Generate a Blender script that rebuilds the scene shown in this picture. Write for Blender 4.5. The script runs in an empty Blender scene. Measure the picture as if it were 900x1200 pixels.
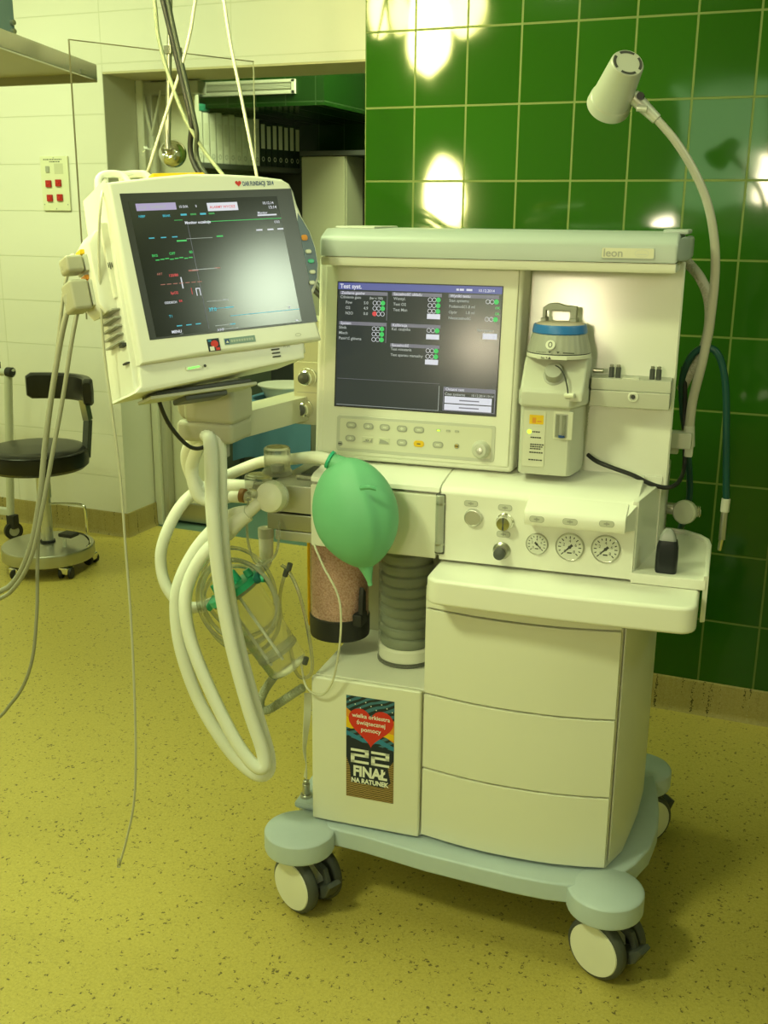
import bpy, bmesh, math, random
from mathutils import Matrix, Vector
random.seed(7)
PI = math.pi
R = math.radians
SC = bpy.context.scene
COL = SC.collection

# ------------------------------------------------------------------ camera
FPX, PIT, YAW, ROL = 1243.88, R(15.5333), R(22.2735), R(0.5848)
CAM = Vector((0, 0, 1.40))
_F = Vector((-math.sin(YAW) * math.cos(PIT), math.cos(YAW) * math.cos(PIT), -math.sin(PIT)))
_R = Vector((math.cos(YAW), math.sin(YAW), 0))
_U = _R.cross(_F)
CR = _R * math.cos(ROL) + _U * math.sin(ROL)
CU = -_R * math.sin(ROL) + _U * math.cos(ROL)
cd = bpy.data.cameras.new('camera')
cam = bpy.data.objects.new('camera', cd)
COL.objects.link(cam)
m = Matrix((CR, CU, -_F)).transposed().to_4x4()
m.translation = CAM
cam.matrix_world = m
cd.sensor_fit = 'VERTICAL'
cd.sensor_height = 36
cd.lens = FPX / 1200 * 36
cd.clip_start = 0.05
SC.camera = cam

# world frame = wall frame; machine frame = turned 4.5 degrees about its base
WF = Matrix.Identity(4)
MO = Vector((-.58, 1.763, 0))
MA = R(4.5)
MF = Matrix.Translation(MO) @ Matrix.Rotation(MA, 4, 'Z')
MFI = MF.inverted()


def ray(px, py):
    return _F + CR * ((px - 450) / FPX) - CU * ((py - 600) / FPX)


def at(px, py, y):                       # sight line meets the machine-frame plane at depth y
    d = MFI.to_3x3() @ ray(px, py)
    o = MFI @ CAM
    return o + d * ((y - o.y) / d.y)


def atw(px, py, Y):                      # same in the wall frame
    d = ray(px, py)
    return CAM + d * (Y / d.y)


def atz(px, py, Z):
    d = ray(px, py)
    return CAM + d * ((Z - CAM.z) / d.z)


# ------------------------------------------------------------------ materials
MATS = {}


def mat(name, col, rough=.4, metal=0, spec=.5, emit=None, estr=1, trans=0, ior=1.45, coat=0, alpha=1):
    if name in MATS:
        return MATS[name]
    mt = bpy.data.materials.new(name)
    mt.use_nodes = True
    b = mt.node_tree.nodes['Principled BSDF']
    b.inputs['Base Color'].default_value = (*col, 1)
    b.inputs['Roughness'].default_value = rough
    b.inputs['Metallic'].default_value = metal
    b.inputs['Specular IOR Level'].default_value = spec
    b.inputs['Transmission Weight'].default_value = trans
    b.inputs['IOR'].default_value = ior
    b.inputs['Coat Weight'].default_value = coat
    b.inputs['Alpha'].default_value = alpha
    if emit:
        b.inputs['Emission Color'].default_value = (*emit, 1)
        b.inputs['Emission Strength'].default_value = estr
    MATS[name] = mt
    return mt


def nodes(mt):
    nt = mt.node_tree
    return nt, nt.nodes, nt.links, nt.nodes['Principled BSDF']


def mix(nt, fac, a, b):
    n = nt.nodes.new('ShaderNodeMix')
    n.data_type = 'RGBA'
    for k, v in ((0, fac), (6, a), (7, b)):
        if isinstance(v, (int, float)):
            n.inputs[k].default_value = v
        elif isinstance(v, tuple):
            n.inputs[k].default_value = (*v, 1)
        else:
            nt.links.new(v, n.inputs[k])
    return n.outputs[2]


def add_grain(mt, scale=60, amt=.06, bump=0.0):
    """slight cloudy variation so that painted plastic is not dead flat"""
    nt, N, L, b = nodes(mt)
    tc = N.new('ShaderNodeTexCoord')
    nz = N.new('ShaderNodeTexNoise')
    nz.inputs['Scale'].default_value = scale
    nz.inputs['Detail'].default_value = 3
    L.new(tc.outputs['Object'], nz.inputs['Vector'])
    c = tuple(b.inputs['Base Color'].default_value)[:3]
    o = mix(nt, nz.outputs['Fac'], tuple(x * (1 - amt) for x in c), tuple(min(1, x * (1 + amt)) for x in c))
    L.new(o, b.inputs['Base Color'])
    if bump:
        bp = N.new('ShaderNodeBump')
        bp.inputs['Strength'].default_value = bump
        bp.inputs['Distance'].default_value = .001
        L.new(nz.outputs['Fac'], bp.inputs['Height'])
        L.new(bp.outputs['Normal'], b.inputs['Normal'])
    return mt


def tile_mat(name, tile, grout, x0, z0, w, h, axis='X', rough=.1, var=.15, mortar=.004, wav=.25):
    mt = mat(name, tile, rough, spec=.42)
    nt, N, L, b = nodes(mt)
    tc = N.new('ShaderNodeTexCoord')
    sp = N.new('ShaderNodeSeparateXYZ')
    L.new(tc.outputs['Object'], sp.inputs[0])
    cb = N.new('ShaderNodeCombineXYZ')
    for src, k, off in ((axis, 0, x0), ('Z', 1, z0)):
        a = N.new('ShaderNodeMath')
        a.operation = 'SUBTRACT'
        a.inputs[1].default_value = off - 40 * (w if k == 0 else h)
        L.new(sp.outputs[src], a.inputs[0])
        L.new(a.outputs[0], cb.inputs[k])
    br = N.new('ShaderNodeTexBrick')
    br.offset = 0
    br.squash = 1
    br.inputs['Scale'].default_value = 1
    br.inputs['Brick Width'].default_value = w
    br.inputs['Row Height'].default_value = h
    br.inputs['Mortar Size'].default_value = mortar
    br.inputs['Mortar Smooth'].default_value = .15
    br.inputs['Bias'].default_value = 0
    br.inputs['Color1'].default_value = (*[c * (1 - var) for c in tile], 1)
    br.inputs['Color2'].default_value = (*[min(1, c * (1 + var)) for c in tile], 1)
    br.inputs['Mortar'].default_value = (*grout, 1)
    L.new(cb.outputs[0], br.inputs['Vector'])
    L.new(br.outputs['Color'], b.inputs['Base Color'])
    mr = N.new('ShaderNodeMapRange')
    mr.inputs['To Min'].default_value = rough
    mr.inputs['To Max'].default_value = .55
    L.new(br.outputs['Fac'], mr.inputs['Value'])
    L.new(mr.outputs['Result'], b.inputs['Roughness'])
    # each tile is very slightly bowed and the glaze ripples
    nz = N.new('ShaderNodeTexNoise')
    nz.inputs['Scale'].default_value = 6
    nz.inputs['Detail'].default_value = 1
    L.new(tc.outputs['Object'], nz.inputs['Vector'])
    b1 = N.new('ShaderNodeBump')
    b1.inputs['Strength'].default_value = wav
    b1.inputs['Distance'].default_value = .01
    L.new(nz.outputs['Fac'], b1.inputs['Height'])
    b2 = N.new('ShaderNodeBump')
    b2.invert = True
    b2.inputs['Strength'].default_value = .6
    b2.inputs['Distance'].default_value = .003
    L.new(br.outputs['Fac'], b2.inputs['Height'])
    L.new(b1.outputs['Normal'], b2.inputs['Normal'])
    L.new(b2.outputs['Normal'], b.inputs['Normal'])
    return mt


def floor_mat(name, base, dark, light, brown):
    mt = mat(name, base, .42, spec=.4)
    nt, N, L, b = nodes(mt)
    tc = N.new('ShaderNodeTexCoord')

    def speck(scale, thr, rad, seed):
        mp = N.new('ShaderNodeMapping')
        mp.inputs['Location'].default_value = (seed, seed * 1.7, 0)
        L.new(tc.outputs['Object'], mp.inputs['Vector'])
        nz = N.new('ShaderNodeTexNoise')
        nz.inputs['Scale'].default_value = scale * 1.3
        L.new(mp.outputs[0], nz.inputs['Vector'])
        ad = N.new('ShaderNodeMix')
        ad.data_type = 'VECTOR'
        ad.inputs[0].default_value = .018
        L.new(mp.outputs[0], ad.inputs[4])
        L.new(nz.outputs['Color'], ad.inputs[5])
        v = N.new('ShaderNodeTexVoronoi')
        v.voronoi_dimensions = '2D'
        v.inputs['Scale'].default_value = scale
        L.new(ad.outputs[1], v.inputs['Vector'])
        sp = N.new('ShaderNodeSeparateColor')
        L.new(v.outputs['Color'], sp.inputs[0])
        g = N.new('ShaderNodeMath')
        g.operation = 'GREATER_THAN'
        g.inputs[1].default_value = thr
        L.new(sp.outputs[0], g.inputs[0])
        # radius varies from chip to chip
        rr = N.new('ShaderNodeMath')
        rr.operation = 'MULTIPLY'
        rr.inputs[1].default_value = rad
        L.new(sp.outputs[1], rr.inputs[0])
        l = N.new('ShaderNodeMath')
        l.operation = 'LESS_THAN'
        L.new(v.outputs['Distance'], l.inputs[0])
        L.new(rr.outputs[0], l.inputs[1])
        mu = N.new('ShaderNodeMath')
        mu.operation = 'MULTIPLY'
        L.new(g.outputs[0], mu.inputs[0])
        L.new(l.outputs[0], mu.inputs[1])
        return mu.outputs[0]
    nz = N.new('ShaderNodeTexNoise')
    nz.inputs['Scale'].default_value = 170
    nz.inputs['Detail'].default_value = 4
    nz.inputs['Roughness'].default_value = .7
    L.new(tc.outputs['Object'], nz.inputs['Vector'])
    rp = N.new('ShaderNodeMapRange')
    rp.inputs['From Min'].default_value = .4
    rp.inputs['From Max'].default_value = .68
    L.new(nz.outputs['Fac'], rp.inputs['Value'])
    c = mix(nt, rp.outputs[0], base, brown)
    c = mix(nt, speck(200, .82, .26, 3.1), c, light)
    c = mix(nt, speck(210, .42, .42, 9.7), c, tuple(.74 * x for x in base))
    c = mix(nt, speck(135, .84, .42, 5.3), c, dark)
    L.new(c, b.inputs['Base Color'])
    return mt


WHITE = add_grain(mat('machine_cream', (.80, .79, .70), .32), 30, .015)
WHITE2 = mat('drawer_cream', (.76, .75, .64), .36)
PALEB = add_grain(mat('pale_blue_grey', (.50, .58, .64), .42), 40, .03)
CAPG = mat('cap_grey', (.42, .46, .43), .38)
SEAM = mat('seam_dark', (.10, .10, .08), .7)
GREY = mat('mid_grey_plastic', (.36, .36, .31), .45)
LGREY = mat('light_grey_plastic', (.55, .55, .47), .42)
ALU = mat('brushed_aluminium', (.62, .61, .56), .34, .75)
CHROME = mat('chrome', (.80, .79, .74), .12, 1)
STEEL = mat('stainless_steel', (.50, .49, .43), .30, .9)
BLACK = mat('black_rubber', (.018, .018, .018), .5)
DGREY = mat('dark_grey_plastic', (.07, .075, .07), .45)
VINYL = mat('black_vinyl', (.012, .011, .009), .33)
BLUE = mat('blue_ring', (.03, .17, .50), .35)
BAGG = add_grain(mat('green_rubber', (.16, .47, .25), .5), 25, .06, .15)
GREEN2 = mat('green_plastic', (.03, .42, .24), .35)
TEAL = mat('teal_rubber_hose', (.004, .055, .045), .38)
HOSE = mat('milky_hose', (.80, .80, .72), .42, spec=.4)
YPC = mat('white_fitting', (.82, .80, .70), .4)
CLEAR = mat('clear_plastic', (.86, .87, .82), .12, trans=.92, ior=1.2, alpha=.75)
CLEARD = mat('smoky_clear', (.62, .62, .54), .15, trans=.8, ior=1.2, alpha=.8)
ACRYL = mat('acrylic_sheet', (.98, .98, .96), .03, trans=1, ior=1.42)
EDGE = mat('acrylic_edge', (.22, .19, .11), .3)
PINK = None
CABLE = mat('grey_cable', (.31, .30, .22), .5)
CABLEW = mat('white_cable', (.70, .69, .58), .5)
RED = mat('red_button', (.45, .015, .012), .4)
REDP = mat('red_print', (.62, .03, .02), .5)
ORANGE = mat('orange_print', (.72, .28, .03), .5)
YELLOW = mat('yellow_label', (.80, .50, .01), .45)
NAVY = mat('navy_print', (.012, .02, .035), .5)
BLUEP = mat('blue_print', (.03, .20, .38), .5)
INK = mat('dark_ink', (.05, .05, .045), .6)
INKB = mat('blue_ink', (.02, .06, .22), .6)
PWHITE = mat('white_print', (.80, .80, .74), .5)
GOLD = mat('gold_print', (.42, .26, .08), .5)
TAPE = mat('clear_tape', (.70, .70, .58), .3)
WTILE_G = (.62, .62, .52)
PAPER = mat('binder_white', (.72, .72, .62), .55)
DBIND = mat('binder_dark', (.02, .035, .03), .5)
BLUEC = mat('blue_drape', (.10, .24, .36), .8)
LCDB = mat('lcd_dark', (.010, .011, .010), .17, spec=.5, emit=(.030, .037, .034), estr=1.0)
LCDM = mat('lcd_dark_monitor', (.006, .007, .005), .17, spec=.5, emit=(.004, .005, .003), estr=1.0)
LCDF = mat('lcd_frame', (.018, .018, .014), .30)


def em(name, col, s=1.0):
    return mat(name, (.01, .01, .01), .35, emit=col, estr=s)


E_W = em('screen_white', (.72, .74, .80), .95)
E_WD = em('screen_text', (.50, .55, .50), .8)
E_G = em('screen_green', (.04, .62, .12), .9)
E_GD = em('screen_green_dim', (.03, .36, .07), .7)
E_B = em('screen_blue', (.12, .14, .40), .8)
E_GR = em('screen_grey', (.22, .22, .26), .8)
E_R = em('screen_red', (.75, .06, .07), .9)
E_C = em('screen_cyan', (.05, .50, .60), .9)
E_P = em('screen_violet', (.42, .36, .56), .95)
E_Y = em('screen_rose', (.50, .16, .12), .7)
LED = em('green_led', (.15, 1.0, .08), 2.2)
LEDY = em('lime_led', (.55, 1.0, .05), 2.0)

GT = tile_mat('green_glazed_tile', (.017, .076, .005), (.11, .16, .035), -1.3003, 1.5002, .1528, .2014, 'X', .06, .10, .0030, .10)
GTS = tile_mat('green_glazed_tile_side', (.017, .076, .005), (.11, .16, .035), 3.0, 1.5002, .1528, .2014, 'Y', .06, .10, .0030, .10)
WT = tile_mat('white_glazed_tile', (.78, .75, .70), (.66, .64, .56), -2.80, 1.03, .60, .19, 'X', .16, .015, .0022, .12)
WTS = tile_mat('white_glazed_tile_side', (.78, .75, .70), (.66, .64, .56), 3.8, 1.03, .40, .19, 'Y', .16, .015, .0022, .12)
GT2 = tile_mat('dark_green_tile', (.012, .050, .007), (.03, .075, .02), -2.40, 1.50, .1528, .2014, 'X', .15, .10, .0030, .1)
FLOOR = floor_mat('speckled_vinyl', (.525, .425, .104), (.14, .11, .036), (.57, .49, .17), (.44, .355, .078))
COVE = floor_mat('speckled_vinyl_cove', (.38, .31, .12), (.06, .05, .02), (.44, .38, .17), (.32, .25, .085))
FLOOR2 = mat('teal_vinyl', (.10, .17, .13), .35)
PAINT = mat('white_paint', (.70, .70, .60), .6)
SOFF = mat('lintel_paint', (.56, .50, .32), .6)
DARKROOM = mat('dark_paint', (.10, .12, .08), .6)


def granules():
    mt = mat('pink_granules', (.62, .30, .22), .7)
    nt, N, L, b = nodes(mt)
    tc = N.new('ShaderNodeTexCoord')
    v = N.new('ShaderNodeTexVoronoi')
    v.inputs['Scale'].default_value = 260
    L.new(tc.outputs['Object'], v.inputs['Vector'])
    o = mix(nt, v.outputs['Distance'], (.98, .62, .54), (.62, .27, .20))
    L.new(o, b.inputs['Base Color'])
    bp = N.new('ShaderNodeBump')
    bp.invert = True
    bp.inputs['Strength'].default_value = .8
    bp.inputs['Distance'].default_value = .003
    L.new(v.outputs['Distance'], bp.inputs['Height'])
    L.new(bp.outputs['Normal'], b.inputs['Normal'])
    return mt


PINK = granules()


def bands(mt, scale, c1, c2, dist=3.0, rot=0):
    nt, N, L, b = nodes(mt)
    tc = N.new('ShaderNodeTexCoord')
    mp = N.new('ShaderNodeMapping')
    mp.inputs['Rotation'].default_value = (0, rot, 0)
    L.new(tc.outputs['Object'], mp.inputs[0])
    w = N.new('ShaderNodeTexWave')
    w.wave_type = 'BANDS'
    w.bands_direction = 'Z'
    w.inputs['Scale'].default_value = scale
    w.inputs['Distortion'].default_value = dist
    w.inputs['Detail Scale'].default_value = .6
    L.new(mp.outputs[0], w.inputs['Vector'])
    g = N.new('ShaderNodeMath')
    g.operation = 'GREATER_THAN'
    g.inputs[1].default_value = .5
    L.new(w.outputs['Fac'], g.inputs[0])
    L.new(mix(nt, g.outputs[0], c1, c2), b.inputs['Base Color'])
    return mt


ZEBRA = bands(mat('zebra_print', (.3, .2, .1), .5), 90, (.03, .02, .01), (.46, .30, .11), 5)
WAVES = bands(mat('wave_print', (.05, .1, .2), .5), 26, (.012, .022, .03), (.05, .16, .24), 6, .5)


# ------------------------------------------------------------------ mesh builder
def catmull(pts, n=8, closed=False):
    pts = [Vector(p) for p in pts]
    if len(pts) < 3:
        return pts
    out = []
    k = len(pts)
    for i in range(k - 1):
        p0 = pts[max(i - 1, 0)]
        p1, p2 = pts[i], pts[i + 1]
        p3 = pts[min(i + 2, k - 1)]
        for j in range(n):
            t = j / n
            out.append(.5 * ((2 * p1) + (p2 - p0) * t + (2 * p0 - 5 * p1 + 4 * p2 - p3) * t * t + (3 * p1 - p0 - 3 * p2 + p3) * t ** 3))
    out.append(pts[-1])
    return out


def resample(pts, step):
    out = [pts[0]]
    acc = 0
    for a, b in zip(pts, pts[1:]):
        d = (b - a).length
        while acc + d >= step and d > 1e-9:
            t = (step - acc) / d
            a = a.lerp(b, t)
            out.append(a.copy())
            d = (b - a).length
            acc = 0
        acc += d
    return out


def weigh(o):
    md = o.modifiers.new('weighted', 'WEIGHTED_NORMAL')
    md.keep_sharp = True


class MB:
    def __init__(self, xf=None):
        self.v, self.f, self.mi, self.ms = [], [], [], []
        self.xf = xf

    def _m(self, mt):
        if mt not in self.ms:
            self.ms.append(mt)
        return self.ms.index(mt)

    def add(self, verts, faces, mt, xf=None):
        o = len(self.v)
        for p in verts:
            p = Vector(p)
            if xf is not None:
                p = xf @ p
            if self.xf is not None:
                p = self.xf @ p
            self.v.append(p)
        k = self._m(mt)
        for f in faces:
            self.f.append([i + o for i in f])
            self.mi.append(k)
        return self

    def bm(self, b, mt, xf=None):
        b.verts.index_update()
        vs = [v.co.copy() for v in b.verts]
        fs = [[v.index for v in f.verts] for f in b.faces]
        b.free()
        return self.add(vs, fs, mt, xf)

    def box(self, lo, hi, mt, bev=0, seg=2, xf=None):
        b = bmesh.new()
        bmesh.ops.create_cube(b, size=1)
        lo, hi = Vector(lo), Vector(hi)
        c, s = (lo + hi) / 2, hi - lo
        for v in b.verts:
            v.co = Vector((c.x + v.co.x * s.x, c.y + v.co.y * s.y, c.z + v.co.z * s.z))
        if bev:
            bev = min(bev, min(abs(x) for x in s) * .49)
            bmesh.ops.bevel(b, geom=list(b.edges), offset=bev, segments=seg, profile=.5, affect='EDGES')
        return self.bm(b, mt, xf)

    def prism(self, poly, lo, hi, mt, axis='z', bev=0, seg=2, xf=None):
        """poly: list of 2D points; extruded lo..hi along axis (z: xy poly, x: yz poly, y: xz poly)"""
        def P(p, t):
            return (p[0], p[1], t) if axis == 'z' else ((t, p[0], p[1]) if axis == 'x' else (p[0], t, p[1]))
        b = bmesh.new()
        a = [b.verts.new(P(p, lo)) for p in poly]
        c = [b.verts.new(P(p, hi)) for p in poly]
        n = len(poly)
        fa = b.faces.new(a)
        fc = b.faces.new(c)
        for i in range(n):
            b.faces.new((a[i], a[(i + 1) % n], c[(i + 1) % n], c[i]))
        bmesh.ops.recalc_face_normals(b, faces=list(b.faces))
        if bev:
            bmesh.ops.bevel(b, geom=list(fa.edges) + list(fc.edges), offset=bev, segments=seg, profile=.5, affect='EDGES')
        bmesh.ops.triangulate(b, faces=[f for f in b.faces if len(f.verts) > 4])
        return self.bm(b, mt, xf)

    def lathe(self, prof, mt, o=(0, 0, 0), ax=(0, 0, 1), seg=32, arc=2 * PI):
        """prof: (r, h) list along axis ax from point o"""
        ax = Vector(ax).normalized()
        q = Vector((0, 0, 1)).rotation_difference(ax).to_matrix().to_4x4()
        xf = Matrix.Translation(Vector(o)) @ q
        vs, fs = [], []
        for r, h in prof:
            for j in range(seg):
                a = arc * j / seg
                vs.append((max(r, 1e-5) * math.cos(a), max(r, 1e-5) * math.sin(a), h))
        for i in range(len(prof) - 1):
            for j in range(seg):
                k = (j + 1) % seg
                fs.append([i * seg + j, i * seg + k, (i + 1) * seg + k, (i + 1) * seg + j])
        if prof[0][0] > 1e-4:
            fs.append([j for j in range(seg)][::-1])
        if prof[-1][0] > 1e-4:
            fs.append([(len(prof) - 1) * seg + j for j in range(seg)])
        return self.add(vs, fs, mt, xf)

    def cyl(self, p0, p1, r, mt, r1=None, seg=24, bev=0):
        p0, p1 = Vector(p0), Vector(p1)
        h = (p1 - p0).length
        r1 = r if r1 is None else r1
        if bev:
            prof = [(r - bev, 0), (r, bev), (r1, h - bev), (r1 - bev, h)]
        else:
            prof = [(r, 0), (r1, h)]
        return self.lathe(prof, mt, p0, p1 - p0, seg)

    def tube(self, pts, r, mt, seg=10, n=8, corr=None, smooth=True, cap=True):
        pts = [Vector(p) for p in pts]
        if smooth:
            pts = catmull(pts, n)
        rad = None
        if corr:
            pitch, amp = corr
            pts = resample(pts, pitch / 2)
            rad = [r + (amp if i % 2 else -amp) for i in range(len(pts))]
        t = []
        for i in range(len(pts)):
            d = pts[min(i + 1, len(pts) - 1)] - pts[max(i - 1, 0)]
            t.append(d.normalized())
        u = t[0].orthogonal().normalized()
        vs, fs = [], []
        for i, p in enumerate(pts):
            if i:
                u = (u - t[i] * u.dot(t[i])).normalized()
            w = t[i].cross(u)
            rr = rad[i] if rad else (r(i / (len(pts) - 1)) if callable(r) else r)
            for j in range(seg):
                a = 2 * PI * j / seg
                vs.append(p + u * (rr * math.cos(a)) + w * (rr * math.sin(a)))
        for i in range(len(pts) - 1):
            for j in range(seg):
                k = (j + 1) % seg
                fs.append([i * seg + j, i * seg + k, (i + 1) * seg + k, (i + 1) * seg + j])
        if cap:
            fs.append(list(range(seg))[::-1])
            fs.append([(len(pts) - 1) * seg + j for j in range(seg)])
        return self.add(vs, fs, mt)

    def quad(self, x0, z0, x1, z1, y, mt, xf=None):        # flat mark facing -y
        return self.add([(x0, y, z0), (x1, y, z0), (x1, y, z1), (x0, y, z1)], [[0, 1, 2, 3]], mt, xf)

    def flat(self, poly, y, mt, xf=None):
        return self.add([(p[0], y, p[1]) for p in poly], [list(range(len(poly)))], mt, xf)

    def ring(self, cx, cz, rx, rz, y, wd, mt, seg=20, xf=None):
        vs, fs = [], []
        for j in range(seg):
            a = 2 * PI * j / seg
            vs += [(cx + rx * math.cos(a), y, cz + rz * math.sin(a)), (cx + (rx - wd) * math.cos(a), y, cz + (rz - wd) * math.sin(a))]
        for j in range(seg):
            k = (j + 1) % seg
            fs.append([2 * j, 2 * k, 2 * k + 1, 2 * j + 1])
        return self.add(vs, fs, mt, xf)

    def disc(self, cx, cz, rx, rz, y, mt, seg=20, xf=None):
        return self.flat([(cx + rx * math.cos(2 * PI * j / seg), cz + rz * math.sin(2 * PI * j / seg)) for j in range(seg)], y, mt, xf)

    def text(self, s, x, z, size, y, mt, align='LEFT', sx=1.0, bold=0.0, xf=None, ext=0.0):
        cu = bpy.data.curves.new('t', 'FONT')
        cu.body = s
        cu.size = size
        cu.align_x = align
        cu.offset = bold
        cu.resolution_u = 3
        cu.extrude = ext
        ob = bpy.data.objects.new('t', cu)
        COL.objects.link(ob)
        dg = bpy.context.evaluated_depsgraph_get()
        me = bpy.data.meshes.new_from_object(ob.evaluated_get(dg))
        vs = [(x + v.co.x * sx, y - v.co.z, z + v.co.y) for v in me.vertices]
        fs = [list(p.vertices) for p in me.polygons]
        bpy.data.objects.remove(ob)
        bpy.data.curves.remove(cu)
        bpy.data.meshes.remove(me)
        return self.add(vs, fs, mt, xf)

    def mesh(self, name, base, ang=38):
        me = bpy.data.meshes.new(name)
        b = Vector(base)
        me.from_pydata([tuple(p - b) for p in self.v], [], self.f)
        for mt in self.ms:
            me.materials.append(mt)
        for p, k in zip(me.polygons, self.mi):
            p.material_index = k
        bm_ = bmesh.new()
        bm_.from_mesh(me)
        bmesh.ops.recalc_face_normals(bm_, faces=list(bm_.faces))
        bm_.to_mesh(me)
        bm_.free()
        for p in me.polygons:
            p.use_smooth = True
        me.set_sharp_from_angle(angle=R(ang))
        me.update()
        return me

    # part of a thing
    def part(self, name, parent, label=None, ang=38):
        o = bpy.data.objects.new(name, self.mesh(name, BASE[parent.name], ang))
        COL.objects.link(o)
        weigh(o)
        o.parent = parent
        BASE[o.name] = BASE[parent.name]
        if label:
            o['label'] = label
        return o

    # a thing that is one mesh
    def thing(self, name, label, cat, base=(0, 0, 0), frame=None, group=None, kind=None, ang=38):
        base = Vector(base)
        o = bpy.data.objects.new(name, self.mesh(name, base, ang))
        COL.objects.link(o)
        weigh(o)
        o.matrix_world = (frame or WF) @ Matrix.Translation(base)
        BASE[o.name] = base
        if label:
            o['label'] = label
        if cat:
            o['category'] = cat
        if group:
            o['group'] = group
        if kind:
            o['kind'] = kind
        return o

    def struct(self, name):
        return self.thing(name, None, None, kind='structure')


BASE = {}


def thing(name, label, cat, base=(0, 0, 0), frame=None, group=None):
    o = bpy.data.objects.new(name, None)
    COL.objects.link(o)
    base = Vector(base)
    o.matrix_world = (frame or WF) @ Matrix.Translation(base)
    o.empty_display_size = .05
    BASE[o.name] = base
    o['label'] = label
    o['category'] = cat
    if group:
        o['group'] = group
    return o


def dup_part(src, parent, loc, rotz=0):
    c = src.copy()
    COL.objects.link(c)
    c.parent = parent
    c.location = loc
    c.rotation_euler = (0, 0, rotz)
    for ch in src.children:
        d = ch.copy()
        COL.objects.link(d)
        d.parent = c
    return c


def rrect(cx, cz, w, h, r, n=5):
    out = []
    for sx, sz, a0 in ((1, 1, 0), (-1, 1, 90), (-1, -1, 180), (1, -1, 270)):
        for k in range(n + 1):
            a = R(a0 + 90 * k / n)
            out.append((cx + sx * (w / 2 - r) + r * math.cos(a), cz + sz * (h / 2 - r) + r * math.sin(a)))
    return out


# ================================================================== THE SETTING
MB().box((-4.6, -2.7, -.12), (2.3, 4.0, 0), FLOOR).struct('floor')
MB().box((-4.6, 4.0, -.12), (.6, 6.4, -.001), FLOOR2).struct('floor_corridor')
MB().box((-1.3003, 3.0, 0), (2.3, 4.1, 2.8), GT).struct('wall_back')
MB().box((-4.6, 3.8, 0), (-2.80, 4.02, 2.8), WT).struct('wall_left')
hd = MB()
hd.box((-2.80, 3.8, 1.95), (-1.3003, 4.10, 2.8), WT)
hd.box((-2.80, 3.801, 1.942), (-1.3003, 4.10, 1.95), SOFF)
hd.box((-1.50, 3.86, 1.937), (-1.36, 4.05, 1.942), GREY)
hd.struct('wall_lintel')
MB().box((2.15, -2.7, 0), (2.3, 3.0, 2.8), PAINT).struct('wall_right')
MB().box((-4.6, -2.7, 0), (2.15, -2.55, 2.8), PAINT).struct('wall_front')
MB().box((-4.6, -2.55, 0), (-4.45, 3.8, 2.8), WTS).struct('wall_side')
MB().box((-4.6, -2.7, 2.8), (2.3, 6.4, 2.9), PAINT).struct('ceiling')
COVEP = [(0, 0), (-.016, 0), (-.012, .006), (-.009, .02), (-.007, .098), (-.004, .103), (0, .103)]
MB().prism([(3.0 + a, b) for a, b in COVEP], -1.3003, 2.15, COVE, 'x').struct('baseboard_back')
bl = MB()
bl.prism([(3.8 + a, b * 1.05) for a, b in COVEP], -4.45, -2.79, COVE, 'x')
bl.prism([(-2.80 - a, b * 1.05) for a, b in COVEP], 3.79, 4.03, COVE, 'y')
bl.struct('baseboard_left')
# corridor beyond the doorway
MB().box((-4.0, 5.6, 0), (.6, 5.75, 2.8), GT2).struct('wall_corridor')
MB().box((-3.75, 4.02, 0), (-3.6, 5.6, 2.8), PAINT).struct('wall_corridor_side')
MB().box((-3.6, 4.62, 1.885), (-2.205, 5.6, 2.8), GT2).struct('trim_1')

# sliding door
dr = thing('door_1', None, None, (-2.69, 4.1, 0))
for k in ('label', 'category'):
    del dr[k]
dr['kind'] = 'structure'
MB().box((-2.90, 4.09, .10), (-2.555, 4.125, 1.90), mat('door_leaf', (.66, .65, .52), .45), .004).part('leaf', dr)
MB().box((-2.90, 4.082, .012), (-2.553, 4.13, .10), STEEL, .003).part('kick_plate', dr)
fr = MB()
fr.box((-2.80, 4.02, 0), (-2.765, 4.085, 1.942), PAINT, .004)
fr.box((-2.765, 4.04, 0), (-2.735, 4.085, 1.942), ALU, .003)
fr.part('frame', dr)
rl = MB()
rl.box((-2.80, 4.03, 1.885), (-2.50, 4.10, 1.935), GREY, .006)
rl.part('track', dr)
ar = MB()
p0 = Vector((-2.735, 4.03, 1.72))
ar.tube([(-2.775, 4.03, 1.90), p0], .008, LGREY, smooth=False)
ar.tube([(-2.68, 4.03, 1.90), p0], .006, LGREY, smooth=False)
ar.box((-2.745, 4.022, 1.20), (-2.722, 4.04, 1.72), LGREY, .003)
ar.part('pull_bar', dr)

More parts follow.
